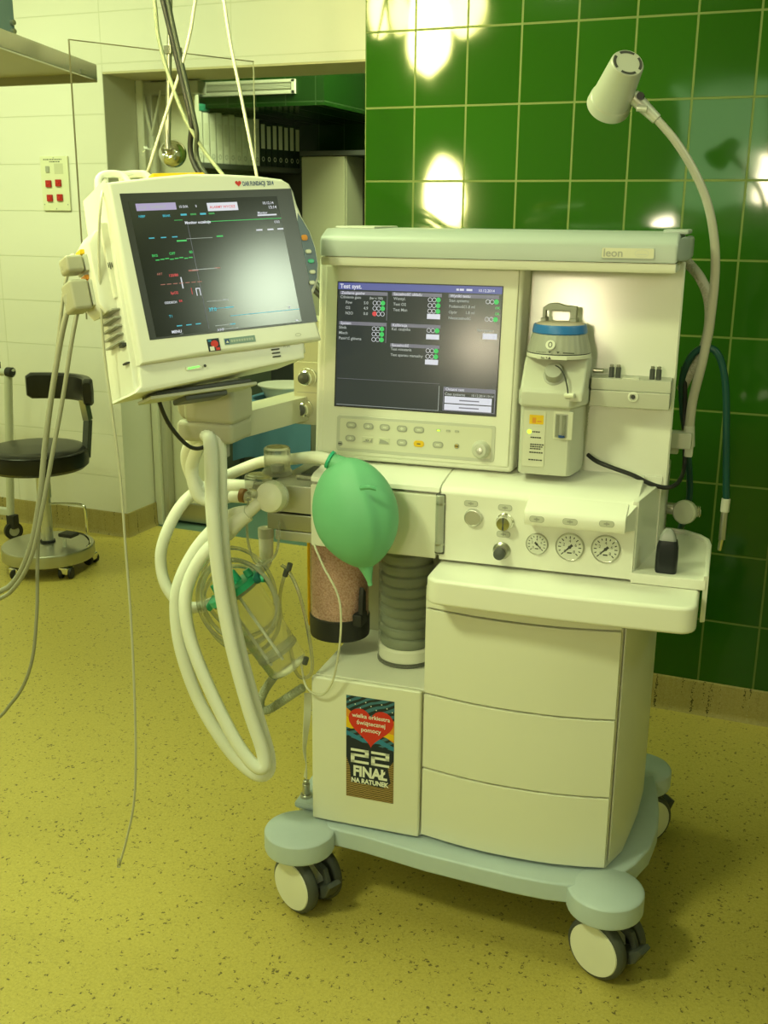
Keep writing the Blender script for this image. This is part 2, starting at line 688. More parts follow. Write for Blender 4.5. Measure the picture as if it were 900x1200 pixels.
# switch panel on the white wall
sp = thing('switch_panel', 'cream wall plate with four red push buttons on the white tiles', 'switch panel', (-3.063, 3.8, 1.52))
MB().box((-3.134, 3.79, 1.412), (-2.992, 3.8, 1.632), mat('plate', (.74, .73, .56), .4), .003).part('plate', sp)
for bx, bz in ((-3.094, 1.521), (-3.043, 1.524), (-3.092, 1.463), (-3.040, 1.465)):
    q = MB().box((bx - .014, 3.782, bz - .014), (bx + .014, 3.79, bz + .014), RED, .002).part('push_button', sp)
    MB().box((bx - .004, 3.78, bz - .004), (bx + .004, 3.782, bz + .004), REDP, .001).part('lens', q)
MB().box((-3.106, 3.786, 1.566), (-3.086, 3.79, 1.592), GREY, .002).part('indicator', sp)
mk = MB()
mk.quad(-3.062, 1.560, -3.016, 1.602, 3.7895, mat('print_window', (.58, .57, .43), .5))
for z, a, b in ((1.616, -3.115, -3.02), (1.607, -3.085, -3.03)):
    x = a
    while x < b:
        w = random.uniform(.004, .010)
        mk.quad(x, z, x + w, z + .004, 3.7894, INK)
        x += w + .003
mk.part('printing', sp)
for x, z in ((-3.063, 1.625), (-3.124, 1.437), (-3.003, 1.437), (-3.063, 1.42)):
    MB().disc(x, z, .003, .003, 3.7893, GREY, 8).part('screw', sp)

# air grille in the green soffit
vt = thing('air_vent', 'white louvred air grille in the dark green tiled bulkhead over the corridor', 'vent', (-2.6, 4.62, 1.98))
va, vb = atw(236, 114, 4.62), atw(347, 92.5, 4.62)
fx = MB()
for lo, hi in (((va.x, va.z), (vb.x, va.z + .016)), ((va.x, vb.z - .014), (vb.x, vb.z)), ((va.x, va.z), (va.x + .018, vb.z)), ((vb.x - .018, va.z), (vb.x, vb.z))):
    fx.box((lo[0], 4.602, lo[1]), (hi[0], 4.62, hi[1]), PAPER, .002)
fx.part('frame', vt)
MB().box((va.x + .01, 4.617, va.z + .01), (vb.x - .01, 4.6195, vb.z - .01), SEAM).part('backing', vt)
nl = 5
for k in range(nl):
    z = va.z + .02 + (vb.z - va.z - .038) * (k + .5) / nl
    MB().box((va.x + .016, -.010, -.0022), (vb.x - .016, .004, .0022), LGREY, 0, xf=Matrix.Translation((0, 4.614, z)) @ Matrix.Rotation(R(-30), 4, 'X')).part('louvre', vt)

# binder shelf receding down the corridor
ZS = atw(238, 190, 4.55).z
S0 = atz(233, 190, ZS)
S1 = atz(354, 197.5, ZS)
sd = (S1 - S0)
SLEN = sd.length
sd.normalize()
sn = Vector((sd.y, -sd.x, 0))          # towards the camera side
if sn.dot(CAM - S0) < 0:
    sn = -sn
SXF = Matrix.Translation(Vector((S0.x, S0.y, 0))) @ Matrix((sd, -sn, Vector((0, 0, 1)))).transposed().to_4x4()
sh = thing('wall_shelf', 'long dark shelf unit carrying ring binders in the corridor', 'shelf', SXF @ Vector((SLEN / 2, .12, 0)))
MB(SXF).box((-.02, 0, ZS - .025), (SLEN + .02, .26, ZS), DGREY, .003).part('board', sh)
MB(SXF).box((-.02, 0, ZS - .30), (SLEN + .02, .26, ZS - .275), DGREY, .003).part('board', sh)
MB(SXF).box((-.02, .25, 0), (SLEN + .02, .27, ZS + .02), DARKROOM, .003).part('back_panel', sh)
for xx in (-.02, SLEN):
    MB(SXF).box((xx, 0, 0), (xx + .02, .26, ZS - .025), DGREY, .003).part('side_panel', sh)
NB = 17
WORDS = ['teal cap piece on top', 'nearest the shelf end']
for k in range(NB):
    x0 = SLEN * (k + .06) / NB
    x1 = SLEN * (k + .94) / NB
    dark = k >= 10
    h = (.225 if not dark else .205) + random.uniform(-.006, .006)
    body = DBIND if dark else PAPER
    lab = ('dark binder with white spine label, far half of the shelf row' if dark else 'white ring binder standing in the near half of the shelf row')
    t = thing('ring_binder', lab, 'binder', SXF @ Vector(((x0 + x1) / 2, .03, ZS)), group='dark binders on the corridor shelf' if dark else 'white binders on the corridor shelf')
    MB(SXF).box((x0, .012, ZS), (x1, .23, ZS + h), body, .003).part('cover', t)
    if dark:
        MB(SXF).box((x0 + .006, .0105, ZS + .085), (x1 - .006, .0125, ZS + h - .008), PAPER).part('spine_label', t)
        lb = MB(SXF)
        lb.ring((x0 + x1) / 2, ZS + .035, .010, .012, .0115, .004, PAPER, 12)
        lb.part('finger_ring', t)
    else:
        MB(SXF).box((x0 + .008, .0105, ZS + .06 + .02 * (k % 3)), (x1 - .008, .0125, ZS + .18), mat('spine_paper', (.62, .62, .50), .6)).part('spine_label', t)
        lb = MB(SXF)
        lb.ring((x0 + x1) / 2, ZS + .030, .010, .012, .0115, .004, GREY, 12)
        lb.part('finger_ring', t)
tb = thing('card_box', 'small teal card box lying on top of the white binders', 'box', SXF @ Vector((.06, .1, ZS + .233)))
MB(SXF).box((.005, .02, ZS + .2325), (.10, .16, ZS + .262), mat('teal_card', (.03, .25, .17), .5), .003).part('carton', tb)
MB(SXF).box((.004, .019, ZS + .250), (.101, .161, ZS + .264), mat('teal_lid', (.04, .30, .20), .5), .002).part('lid', tb)
for k, (a, b, hh, cc) in enumerate(((.02, .22, .09, (.16, .05, .035)), (.24, .40, .11, (.55, .53, .42)), (.42, .62, .07, (.62, .60, .48)), (.66, .82, .12, (.50, .49, .38)))):
    if b * .95 > SLEN:
        continue
    nm = ['dark red', 'cream', 'long low cream', 'tall grey cream'][k]
    fb = thing('file_box', nm + ' file box on the lower board under the binders', 'file box', SXF @ Vector(((a + b) / 2, .1, ZS - .275)))
    MB(SXF).box((a, .02, ZS - .275), (b, .20, ZS - .275 + hh), mat('filebox%d' % k, cc, .6), .003).part('carton', fb)
    MB(SXF).box((a + .03, .018, ZS - .262), (b - .03, .02, ZS - .262 + hh * .5), PAPER).part('label_card', fb)

# tall pale cabinet and the dark doorway beside it
c0, c1 = atw(353, 190, 5.2), atw(405, 190, 5.2)
tc_ = thing('tall_cabinet', 'pale grey tall cabinet against the dark green corridor wall', 'cabinet', ((c0.x + c1.x) / 2, 5.4, 0))
MB().box((c0.x, 5.215, .02), (c1.x, 5.6, c0.z + .03), mat('cabinet_grey', (.44, .43, .32), .45), .004).part('carcass', tc_)
MB().box((c0.x + .004, 5.195, .06), (c1.x - .004, 5.214, c0.z + .026), mat('cabinet_grey_door', (.47, .46, .34), .42), .004).part('door', tc_)
MB().box((c1.x - .035, 5.18, 1.0), (c1.x - .02, 5.195, 1.16), STEEL, .004).part('handle', tc_)
MB().box((c0.x - .004, 5.19, c0.z + .03), (c1.x + .35, 5.6, c0.z + .055), DGREY, .003).struct('trim_2')
MB().box((c1.x, 5.42, 0), (c1.x + .35, 5.598, c0.z + .03), mat('door_void', (.010, .010, .008), .7), .003).struct('door_2')

# trolley with a blue drape and a white basin
TY = 4.75
b0 = atw(325, 462, TY)
tr = thing('instrument_trolley', 'steel trolley under a blue drape seen beneath the monitor arm', 'trolley', (b0.x, TY + .1, 0))
zt = b0.z - .03
MB().box((b0.x - .17, TY - .13, zt - .02), (b0.x + .25, TY + .30, zt), STEEL, .005).part('tray_top', tr)
for sx_ in (-.15, .23):
    for sy_ in (-.11, .28):
        MB().cyl((b0.x + sx_, TY + sy_, .02), (b0.x + sx_, TY + sy_, zt - .02), .012, DGREY).part('leg', tr)
dp = MB()
nx = 14
vs, fs = [], []
for j, (yy, zz) in enumerate(((TY + .28, zt + .004), (TY - .13, zt + .004), (TY - .14, zt - .01), (TY - .145, zt - .10), (TY - .15, zt - .20), (TY - .152, zt - .30))):
    for i in range(nx + 1):
        u = i / nx
        wob = .012 * math.sin(u * 17 + j) * (j > 1)
        vs.append((b0.x - .175 + .43 * u, yy + wob, zz + (.03 * math.sin(u * 5) if j == 5 else 0)))
for j in range(5):
    for i in range(nx):
        a = j * (nx + 1) + i
        fs.append([a, a + 1, a + nx + 2, a + nx + 1])
dp.add(vs, fs, BLUEC)
dp.part('drape', tr, 'pale blue cloth drape')
bs = thing('basin', 'round white basin standing on the blue draped trolley', 'basin', (b0.x + .03, TY + .03, zt + .006))
MB().lathe([(.075, 0), (.10, .01), (.125, .06), (.135, .068), (.135, .072), (.118, .064), (.09, .014), (0, .012)], YPC, (b0.x + .03, TY + .03, zt + .006)).part('bowl', bs)
MB().lathe([(.133, .066), (.141, .068), (.141, .074), (.133, .074)], YPC, (b0.x + .03, TY + .03, zt + .006)).part('rim', bs)
# ================================================================== ANAESTHESIA MACHINE
am = thing('anesthesia_machine', 'large cream anaesthesia workstation on a pale blue wheeled base in front of the green tiles', 'medical machine', (0, .2, 0), MF)

# ---- base
bb = MB()
outl = [(-.30, .012), (-.242, .010), (-.175, .004), (-.037, -.018), (.07, -.027), (.14, -.032), (.204, -.032), (.30, -.02),
        (.36, .085), (.383, .15), (.393, .234), (.391, .30), (.383, .37), (.372, .44), (.35, .55), (.10, .545), (-.20, .545), (-.35, .53),
        (-.372, .44), (-.372, .30), (-.366, .18), (-.352, .09)]
bb.prism(outl, .142, .183, PALEB, 'z', .005, 3)
for x, y in ((-.313, -.005), (.313, -.005), (.333, .49), (-.333, .49)):
    bb.lathe([(.066, .134), (.071, .136), (.073, .141), (.073, .1745), (.0715, .1775), (.066, .1805), (.050, .1855), (.028, .1895), (0, .191)], PALEB, (x, y, 0), seg=40)
bb.box((-.352, .055, .183), (-.30, .13, .200), PALEB, .008)
bb.part('base', am, 'pale blue wheeled base with four round lobes')
po = MB()
po.cyl((-.333, .082, .199), (-.333, .082, .207), .013, STEEL, bev=.001)
po.cyl((-.333, .082, .207), (-.333, .082, .232), .0085, STEEL, bev=.001)
po.cyl((-.333, .082, .232), (-.333, .082, .240), .0065, STEEL, bev=.002)
po.part('plug_post', am, 'small steel post')


# ---- casters
def caster(x, y, ang):
    fk = MB()
    fk.cyl((0, 0, .095), (0, 0, .138), .016, LGREY, bev=.002)
    fk.prism([(-.030, .03), (-.034, .06), (-.026, .10), (.0, .118), (.026, .10), (.034, .06), (.024, .04)], -.017, .017, YPC, 'x', .004)
    fk.cyl((-.040, 0, .062), (.040, 0, .062), .008, STEEL)
    o = bpy.data.objects.new('caster', fk.mesh('caster', (0, 0, 0)))
    COL.objects.link(o)
    o.parent = am
    o.location = Vector((x, y, 0)) - BASE[am.name]
    o.rotation_euler = (0, 0, ang)
    BASE[o.name] = Vector((0, 0, 0))
    for s in (-1, 1):
        w = MB()
        w.lathe([(.036, -.013), (.055, -.013), (.0605, -.009), (.062, -.004), (.062, .004), (.0605, .009), (.055, .013), (.051, .0135)], DGREY, (s * .033, 0, .062), (s, 0, 0), 40)
        w.lathe([(.053, .0125), (.051, .0155), (.02, .0165), (0, .0165)], YPC, (s * .033, 0, .062), (s, 0, 0), 40)
        w.part('wheel', o)
    p = MB()
    p.prism([(.034, .064), (.052, .070), (.078, .088), (.086, .083), (.072, .055), (.052, .040), (.034, .044)], -.017, .017, DGREY, 'x', .004)
    p.prism([(.022, .118), (.055, .108), (.064, .09), (.070, .07), (.060, .066), (.050, .09), (.022, .104)], -.006, .006, DGREY, 'x', .003)
    p.part('brake_pedal', o)


caster(-.298, .002, R(-117))
caster(.322, .0, R(-117))
caster(.340, .49, R(-55))
caster(-.333, .49, R(-130))

# ---- cabinet carcass
cb = MB()
cb.box((-.294, .040, .184), (-.064, .44, .511), WHITE, .004)
cb.prism([(-.066, .046), (.10, .036), (.22, .038), (.306, .048), (.331, .116), (.345, .236), (.349, .34), (.335, .46), (-.066, .46)], .184, .726, WHITE, 'z', .003)
cb.box((-.294, .30, .505), (-.06, .46, .80), WHITE, .004)
cb.part('cabinet_body', am)
dm = MB()
dm.box((-.297, .026, .188), (-.0665, .040, .510), WHITE2, .005, 3)
cdoor = dm.part('cabinet_door', am)


def bulge(z0, z1, t=.024, name='drawer', lift=0):
    d = MB()
    fr_ = [(-.063, .034), (-.01, .024), (.037, .017), (.08, .0135), (.122, .0125), (.165, .0135), (.204, .016), (.255, .024), (.304, .035)]
    d.prism(fr_ + [(.304, .035 + t), (-.063, .035 + t)], z0, z1, WHITE2, 'z', .0025)
    return d.part(name, am)


bulge(.192, .3415)
bulge(.3445, .503)
bulge(.506, .6805)
bulge(.6835, .722, name='top_rail')
sx = MB()
sx.prism([(.309, .050), (.330, .116), (.3435, .236), (.348, .34), (.353, .34), (.349, .236), (.335, .114), (.312, .046)], .20, .70, WHITE2, 'z', .003)
sx.part('side_panel', am)

# sticker on the door
st = MB()
X0, X1, Z0, Z1, SY = -.2215, -.1205, .2555, .4805, .0255
st.box((X0, SY, Z0), (X1, .0268, Z1), NAVY)
U = lambda u: X0 + (X1 - X0) * u
V = lambda v: Z0 + (Z1 - Z0) * v


def sflat(poly, y, mt_):
    st.flat([(U(a), V(b)) for a, b in poly], y, mt_)


e = .0002
sflat([(0, .60), (1, .52), (1, 1), (0, 1)], SY - e, WAVES)
sflat([(0, .88), (.25, .80), (.5, .74), (.5, .70), (.2, .70), (0, .72)], SY - 2 * e, ORANGE)
sflat([(0, .80), (.2, .74), (.3, .70), (.1, .68), (0, .69)], SY - 2.4 * e, YELLOW)
sflat([(.6, .66), (.85, .64), (1, .60), (1, .82), (.85, .74), (.6, .70)], SY - 2 * e, ORANGE)
sflat([(.7, .66), (1, .62), (1, .68), (.75, .70)], SY - 2.4 * e, YELLOW)
sflat([(0, .66), (.35, .60), (.7, .62), (1, .56), (1, .52), (.7, .57), (.35, .56), (0, .62)], SY - 2.6 * e, BLUEP)
sflat([(0, 0), (1, 0), (1, .42), (.88, .34), (.94, .2), (.8, .14), (.1, .15), (.08, .3), (0, .40)], SY - e, ZEBRA)
hp = []
for k in range(40):
    a = 2 * PI * k / 40
    hx = 16 * math.sin(a) ** 3
    hz = 13 * math.cos(a) - 5 * math.cos(2 * a) - 2 * math.cos(3 * a) - math.cos(4 * a)
    hp.append((.52 + hx / 34, .735 + hz / 78))
sflat(hp, SY - 3 * e, REDP)
for s_, v_, sz_ in (('wielka orkiestra', .80, .0125), ('świątecznej', .735, .0128), ('pomocy', .67, .0132)):
    st.text(s_, U(.52), V(v_), sz_, SY - 4 * e, PWHITE, 'CENTER', .98, .0002)
# the angular 22
for ox in (.10, .53):
    for (a, b, c, d) in ((0, .465, .38, .49), (.30, .415, .38, .49), (0, .415, .38, .44), (0, .35, .08, .44), (0, .35, .38, .375)):
        sflat([(ox + a, b), (ox + c, b), (ox + c, d), (ox + a, d)], SY - 4 * e, PWHITE)
st.text('FINAŁ', U(.505), V(.222), .0315, SY - 4 * e, PWHITE, 'CENTER', .86, .0014)
st.text('NA RATUNEK', U(.50), V(.155), .0140, SY - 4 * e, PWHITE, 'CENTER', .90, .0007)
for k in range(9):
    st.disc(U(.08 + .11 * k), V(.955 - .03 * (k % 3)), .0014, .0014, SY - 3 * e, PWHITE, 6)
so = st.part('sticker', cdoor, 'colourful sticker with a red heart and the words 22 FINAŁ NA RATUNEK')

# ---- pull-out work tray
ty = MB()


def tray_out(inset, y0=-.052):
    x0, x1, y1 = -.045 + inset, .432 - inset, .30
    r = .030
    o = []
    for k in range(7):
        a = R(180 + 90 * k / 6)
        o.append((x0 + r + r * math.cos(a), y0 + inset + r + r * math.sin(a)))
    for k in range(1, 6):
        u = k / 6
        o.append((x0 + r + (x1 - x0 - 2 * r) * u, y0 + inset - .006 * math.sin(PI * u)))
    for k in range(7):
        a = R(270 + 90 * k / 6)
        o.append((x1 - r + r * math.cos(a), y0 + inset + r + r * math.sin(a)))
    return o + [(x1, y1), (x0, y1)]


ty.prism(tray_out(0), .722, .7715, WHITE, 'z', .007, 4)
ty.part('pull_out_tray', am)

# ---- console
cs = MB()
prof = [(.050, .7775), (.050, .904), (.053, .913), (.062, .919), (.12, .929), (.20, .936), (.40, .936), (.40, .7775)]
cs.prism(prof, -.045, .314, WHITE, 'x', .003)
prof2 = [(.062, .905), (.046, .908), (.048, .916), (.062, .922), (.12, .930), (.20, .936), (.40, .936), (.40, .78), (.062, .78)]
cs.prism(prof2, -.303, -.045, WHITE, 'x', .003)
cs.prism([(.306, .054), (.316, .056), (.352, .25), (.352, .36), (.306, .36)], .7775, .922, WHITE, 'z', .003)
cs.prism([(.300, .20), (.345, .20), (.352, .25), (.352, .36), (.30, .36)], .70, .936, WHITE, 'z', .003)
cs.part('console', am)
fl = MB()
fl.box((-.303, .046, .778), (-.050, .061, .902), WHITE2, .003)
fl.box((-.2, .0455, .868), (-.194, .0462, .876), INK)
fl.part('front_flap', am)
lt = MB()
lt.box((-.052, .0455, .788), (-.034, .052, .905), SEAM, .002)
lt.cyl((-.043, .047, .793), (-.043, .047, .903), .0082, mat('latch_metal', (.45, .46, .40), .38, .4), bev=.001)
for z in (.806, .885):
    lt.cyl((-.043, .047, z), (-.043, .047, z + .004), .0088, STEEL)
lt.part('latch', am, 'vertical chrome latch')
gh = MB()
gh.prism([(.052, .868), (.006, .874), (.002, .879), (.002, .896), (.008, .903), (.052, .917)], .122, .300, WHITE, 'x', .003)
gh.add([(.296, .003, .877), (.296, .003, .898), (.296, .052, .914), (.296, .052, .869), (.313, .052, .869), (.313, .052, .914)],
       [[0, 1, 2, 3], [0, 3, 4], [1, 5, 2], [0, 4, 5, 1], [3, 2, 5, 4]], WHITE)
gh.part('gauge_hood', am)


def lab(x, z, y):
    l = MB()
    l.prism(rrect(x, z, .026, .0115, .005), y - .0008, y + .0008, GREY, 'y')
    l.prism(rrect(x, z, .0242, .0097, .0042), y - .0012, y + .0004, LGREY, 'y')
    l.quad(x - .005, z - .0014, x + .005, z + .0014, y - .0014, GREY)
    l.quad(x - .001, z - .003, x + .001, z + .003, y - .0014, GREY)
    return l.part('label_plate', am)


for q in ((552, 590), (592, 595), (590, 626)):
    p = at(*q, .05)
    lab(p.x, p.z, .05)
for q in ((629, 608.5), (668, 611.5), (711, 614)):
    p = at(*q, .002)
    lab(p.x, p.z, .0025)


def gauge(px, py, r):
    p = at(px, py, .05)
    g = MB()
    g.lathe([(r, -.002), (r, .003), (r * .93, .005), (r * .88, .004)], STEEL, (p.x, .05, p.z), (0, -1, 0), 36)
    g.disc(p.x, p.z, r * .89, r * .89, .0457, mat('dial_face', (.66, .66, .58), .4), 36)
    for k in range(13):
        a = R(225 - 270 * k / 12)
        c, s = math.cos(a), math.sin(a)
        r0, r1, w = r * (.66 if k % 2 else .60), r * .80, r * .035
        g.flat([(p.x + r0 * c - w * s, p.z + r0 * s + w * c), (p.x + r1 * c - w * s, p.z + r1 * s + w * c),
                (p.x + r1 * c + w * s, p.z + r1 * s - w * c), (p.x + r0 * c + w * s, p.z + r0 * s - w * c)], .0454, INK)
    for k, s_ in enumerate(('0', '2', '4', '6', '8')):
        a = R(225 - 270 * k / 4)
        g.text(s_, p.x + r * .44 * math.cos(a), p.z + r * .44 * math.sin(a) - r * .1, r * .32, .0454, INK, 'CENTER')
    g.quad(p.x - r * .16, p.z - r * .46, p.x + r * .16, p.z - r * .36, .0454, INK)
    go = g.part('gauge', am)
    n = MB()
    a = R(225) if r > .024 else R(-45)
    c, s = math.cos(a), math.sin(a)
    w = r * .05
    n.flat([(p.x - .25 * r * c - 2 * w * s, p.z - .25 * r * s + 2 * w * c), (p.x + .74 * r * c, p.z + .74 * r * s), (p.x - .25 * r * c + 2 * w * s, p.z - .25 * r * s - 2 * w * c)], .0451, INK)
    n.disc(p.x, p.z, r * .12, r * .12, .0450, INK, 12)
    n.part('needle', go)


gauge(629.5, 637, .0205)
gauge(668, 640.5, .0262)
gauge(710, 643, .0262)
p = at(555, 606, .05)
MB().lathe([(.017, 0), (.017, .006), (.0155, .009), (.014, .0095), (.0135, .0085), (0, .0085)], ALU, (p.x, .05, p.z), (0, -1, 0), 32).part('flush_button', am)
p = at(592, 611, .05)
k_ = MB()
k_.lathe([(.0165, 0), (.0165, .004), (.0145, .006), (.0135, .018), (.012, .021), (0, .0215)], CHROME, (p.x, .05, p.z), (0, -1, 0), 32)
k_.box((p.x - .002, .0285, p.z - .012), (p.x + .002, .036, p.z + .012), DGREY, .001)
k_.part('selector_knob', am, 'shiny chrome selector knob')
p = at(588, 645, .05)
k_ = MB()
k_.lathe([(.0165, 0), (.0165, .003), (.013, .005), (.0125, .012)], STEEL, (p.x, .05, p.z), (0, -1, 0), 32)
k_.lathe([(.0115, .010), (.0105, .022), (.004, .024), (0, .024)], DGREY, (p.x - .001, .05, p.z - .002), (0, -1, 0), 24)
k_.part('outlet_port', am, 'dark threaded outlet port')

# ---- right wing shelf
wg = MB()
wp = [(.312, .046), (.440, .046), (.445, .06), (.445, .25), (.440, .285), (.424, .312), (.395, .335), (.352, .345), (.312, .345)]
wg.prism(wp, .772, .792, WHITE, 'z', .003)
wg.prism([(.4365, .046), (.445, .05), (.445, .25), (.440, .285), (.424, .312), (.395, .335), (.352, .345), (.352, .336), (.390, .327), (.417, .305), (.432, .28), (.4365, .25)], .712, .800, WHITE, 'z', .003)
wg.part('wing_shelf', am)

# ---- screen housing (leans back 5 degrees)
TXF = Matrix.Translation((0, .13, .94)) @ Matrix.Rotation(R(-5), 4, 'X')
hs = MB(TXF)
hs.box((-.328, 0, -.004), (.074, .20, .392), WHITE, .010, 3)
hs.part('screen_housing', am)
bz = MB(TXF)
ZP = -.0035
bz.box((-.312, ZP, .006), (.066, .01, .372), WHITE2, .004)
bz.part('screen_bezel', am)
kp = MB(TXF)
kp.prism(rrect(-.1205, .049, .318, .070, .006), ZP - .0012, 0, LGREY, 'y', .0008)
kp.prism(rrect(-.1205, .049, .304, .058, .004), ZP - .0018, 0, mat('keypad_face', (.66, .65, .52), .45), 'y')
kpo = kp.part('keypad', am)
KEYF = mat('key_face', (.50, .50, .40), .45)
for i, (x, z, w) in enumerate(((-.249, .066, 1), (-.2135, .066, 1), (-.18, .066, 1), (-.145, .066, 1), (-.111, .066, 1), (-.25, .040, 1), (-.2145, .0385, 2), (-.18, .039, 3), (-.144, .039, 1), (-.110, .039, 4), (-.072, .040, 1), (-.035, .040, 5), (-.271, .028, 6))):
    k_ = MB(TXF)
    rw, rh = (.021, .0125)
    face = KEYF
    if w == 4:
        face = YELLOW
    if w in (5, 6):
        rw = rh = .010
        face = mat('amber', (.55, .36, .02), .4) if w == 5 else GREY
    if w in (2, 3):
        rw = .023
        face = mat('key_pale', (.60, .60, .46), .5)
    r_ = rh / 2 * .95 if w not in (2, 3) else .001
    k_.prism(rrect(x, z, rw, rh, r_), ZP - .0030, ZP, GREY if w not in (2, 3, 4) else face, 'y', .0006)
    k_.prism(rrect(x, z, rw * .72, rh * .62, r_ * .6), ZP - .0034, ZP, face, 'y')
    k_.quad(x - .0035, z - .001, x + .0035, z + .001, ZP - .0036, INK if w not in (1,) else PAPER)
    if w == 1 and i % 2:
        k_.quad(x - .001, z - .003, x + .001, z + .003, ZP - .0037, PAPER)
    if w == 2:
        k_.flat([(x - .010, z - .004), (x - .006, z - .001), (x - .002, z - .002), (x, z + .003), (x + .004, z - .003), (x + .010, z + .004), (x + .010, z - .004)], ZP - .0037, GREY)
    if w == 3:
        k_.flat([(x - .010, z - .005), (x + .010, z - .005), (x + .009, z - .002), (x, z + .002), (x - .008, z + .004)], ZP - .0037, GREY)
    k_.part('key', kpo)
for x, c in ((-.072, LEDY), (-.053, KEYF), (-.036, KEYF)):
    l = MB(TXF)
    l.prism(rrect(x, .068, .008, .004, .001), ZP - .0026, ZP, GREY, 'y')
    l.prism(rrect(x, .0675, .006, .0026, .001), ZP - .0030, ZP, c, 'y')
    l.part('indicator_light', kpo)
kn = MB(TXF)
kn.lathe([(.0175, 0), (.0175, .004), (.0150, .007), (.0140, .016), (.0125, .018), (0, .0185)], LGREY, (.013, ZP - .0018, .037), (0, -1, 0), 32)
kn.lathe([(.007, .018), (.006, .021), (0, .0215)], ALU, (.013, ZP - .0018, .037), (0, -1, 0), 20)
kn.part('rotary_knob', kpo)

# machine display
LW = lambda u: -.2845 + .3205 * u
LV = lambda v: .1025 + .2365 * v
ds = MB(TXF)
ds.box((LW(0) - .002, ZP - .0006, LV(0) - .002), (LW(1) + .002, ZP + .001, LV(1) + .002), LCDF)
ds.quad(LW(0), LV(0), LW(1), LV(1), ZP - .0009, LCDB)
dso = ds.part('display_screen', am, 'lit dark display with test results')
g = MB(TXF)
GY = ZP - .0011


def G(u0, v0, u1, v1, mt_, dy=0):
    g.quad(LW(u0), LV(v0), LW(u1), LV(v1), GY - dy, mt_)


def GL(u, v, s, mt_=E_W, size=.0085, dy=.0004, bold=.0001):
    g.text(s, LW(u), LV(v), size, GY - dy, mt_, 'LEFT', 1, bold)


G(0, .945, 1, 1, E_B)
GL(.012, .955, 'Test syst.', E_W, .0115, .0004, .0003)
for a, b in ((.73, .745), (.75, .775), (.79, .825)):
    G(a, .962, b, .978, E_W, .0003)
GL(.86, .958, '10.12.2014', E_W, .0070)


def panel(u0, v1, u1, title):
    G(u0, v1 - .028, u1, v1, E_GR, .0002)
    GL(u0 + .01, v1 - .024, title, E_W, .0075)


def lights(u, v, n, lit, mt_):
    for k in range(3):
        if k == lit:
            g.disc(LW(u + .025 * k), LV(v), .0046, .0046, GY - .0004, mt_, 14)
        else:
            g.ring(LW(u + .025 * k), LV(v), .0042, .0042, GY - .0004, .0008, E_W, 14)


panel(.012, .932, .31, 'Zasilanie gazów')
GL(.015, .875, 'Ciśnienie gazu', E_WD, .0072)
GL(.20, .875, '(bar x 100)', E_WD, .0060)
for i, (s_, n_, l_, c_) in enumerate((('Pow', '5.0', 2, E_G), ('O2', '4.9', 2, E_G), ('N2O', '0.0', 0, E_R))):
    v_ = .845 - .043 * i
    GL(.05, v_ - .012, s_, E_WD, .0075)
    GL(.165, v_ - .012, n_, E_WD, .0075)
    lights(.235, v_, 3, l_, c_)
G(.31, .71, .313, .93, E_GR, .0002)
panel(.012, .69, .31, 'System')
for i, s_ in enumerate(('Silnik', 'Miech', 'Pamięć glówna')):
    v_ = .640 - .043 * i
    GL(.012, v_ - .010, s_, E_WD, .0075)
    lights(.235, v_, 3, 2, E_G)
G(.31, .53, .313, .69, E_GR, .0002)
panel(.34, .935, .645, 'Szczelność układu')
for i, s_ in enumerate(('Wentyl.', 'Test O2', 'Test Man')):
    v_ = .885 - .044 * i
    GL(.35, v_ - .010, s_, E_WD, .0075)
    lights(.575, v_, 3, 2, E_G)
G(.56, .735, .64, .775, E_W, .0003)
panel(.34, .69, .645, 'Kalibracja')
GL(.345, .635, 'Kal. czujnika', E_WD, .0075)
lights(.575, .645, 3, 2, E_G)
G(.56, .575, .64, .615, E_W, .0003)
panel(.34, .53, .645, 'Szczelność')
for i, s_ in enumerate(('Test mieszania', 'Test aparatu manualny')):
    GL(.345, .475 - .046 * i, s_, E_WD, .0070)
    lights(.575, .485 - .046 * i, 3, 2, E_G)
G(.56, .375, .64, .415, E_W, .0003)
panel(.685, .935, .985, 'Wyniki testu')
for i, s_ in enumerate(('Stan systemu', 'Podatność', 'Opór', 'Nieszczelność')):
    v_ = .885 - .045 * i
    GL(.69, v_ - .010, s_, E_WD, .0072)
    if i in (0, 3):
        lights(.92, v_, 3, 2, E_G)
    else:
        GL(.79, v_ - .010, '1.8 ml', E_WD, .0072)
        GL(.965, v_ - .010, 'OK', E_G, .0060)
GL(.865, .655, 'Start ponow.', E_WD, .0062)
G(.90, .595, .985, .640, E_W, .0003)
G(.01, .225, .655, .2275, E_GR, .0002)
G(.01, .010, .655, .013, E_WD, .0002)
G(.652, .012, .655, .21, E_WD, .0002)
G(.68, .015, .995, .205, E_GR, -.0001)
G(.684, .02, .99, .172, LCDB, .00005)
panel(.684, .202, .99, 'Ostatni test')
GL(.69, .140, 'Czas systemu', E_WD, .0072)
GL(.85, .140, '10.12.2014 13:14', E_WD, .0062)
G(.69, .078, .975, .132, E_W, .0003)
G(.69, .022, .975, .070, E_W, .0003)
for v_ in (.098, .040):
    G(.78, v_, .90, v_ + .010, E_GR, .0005)
g.part('display_readout', dso)

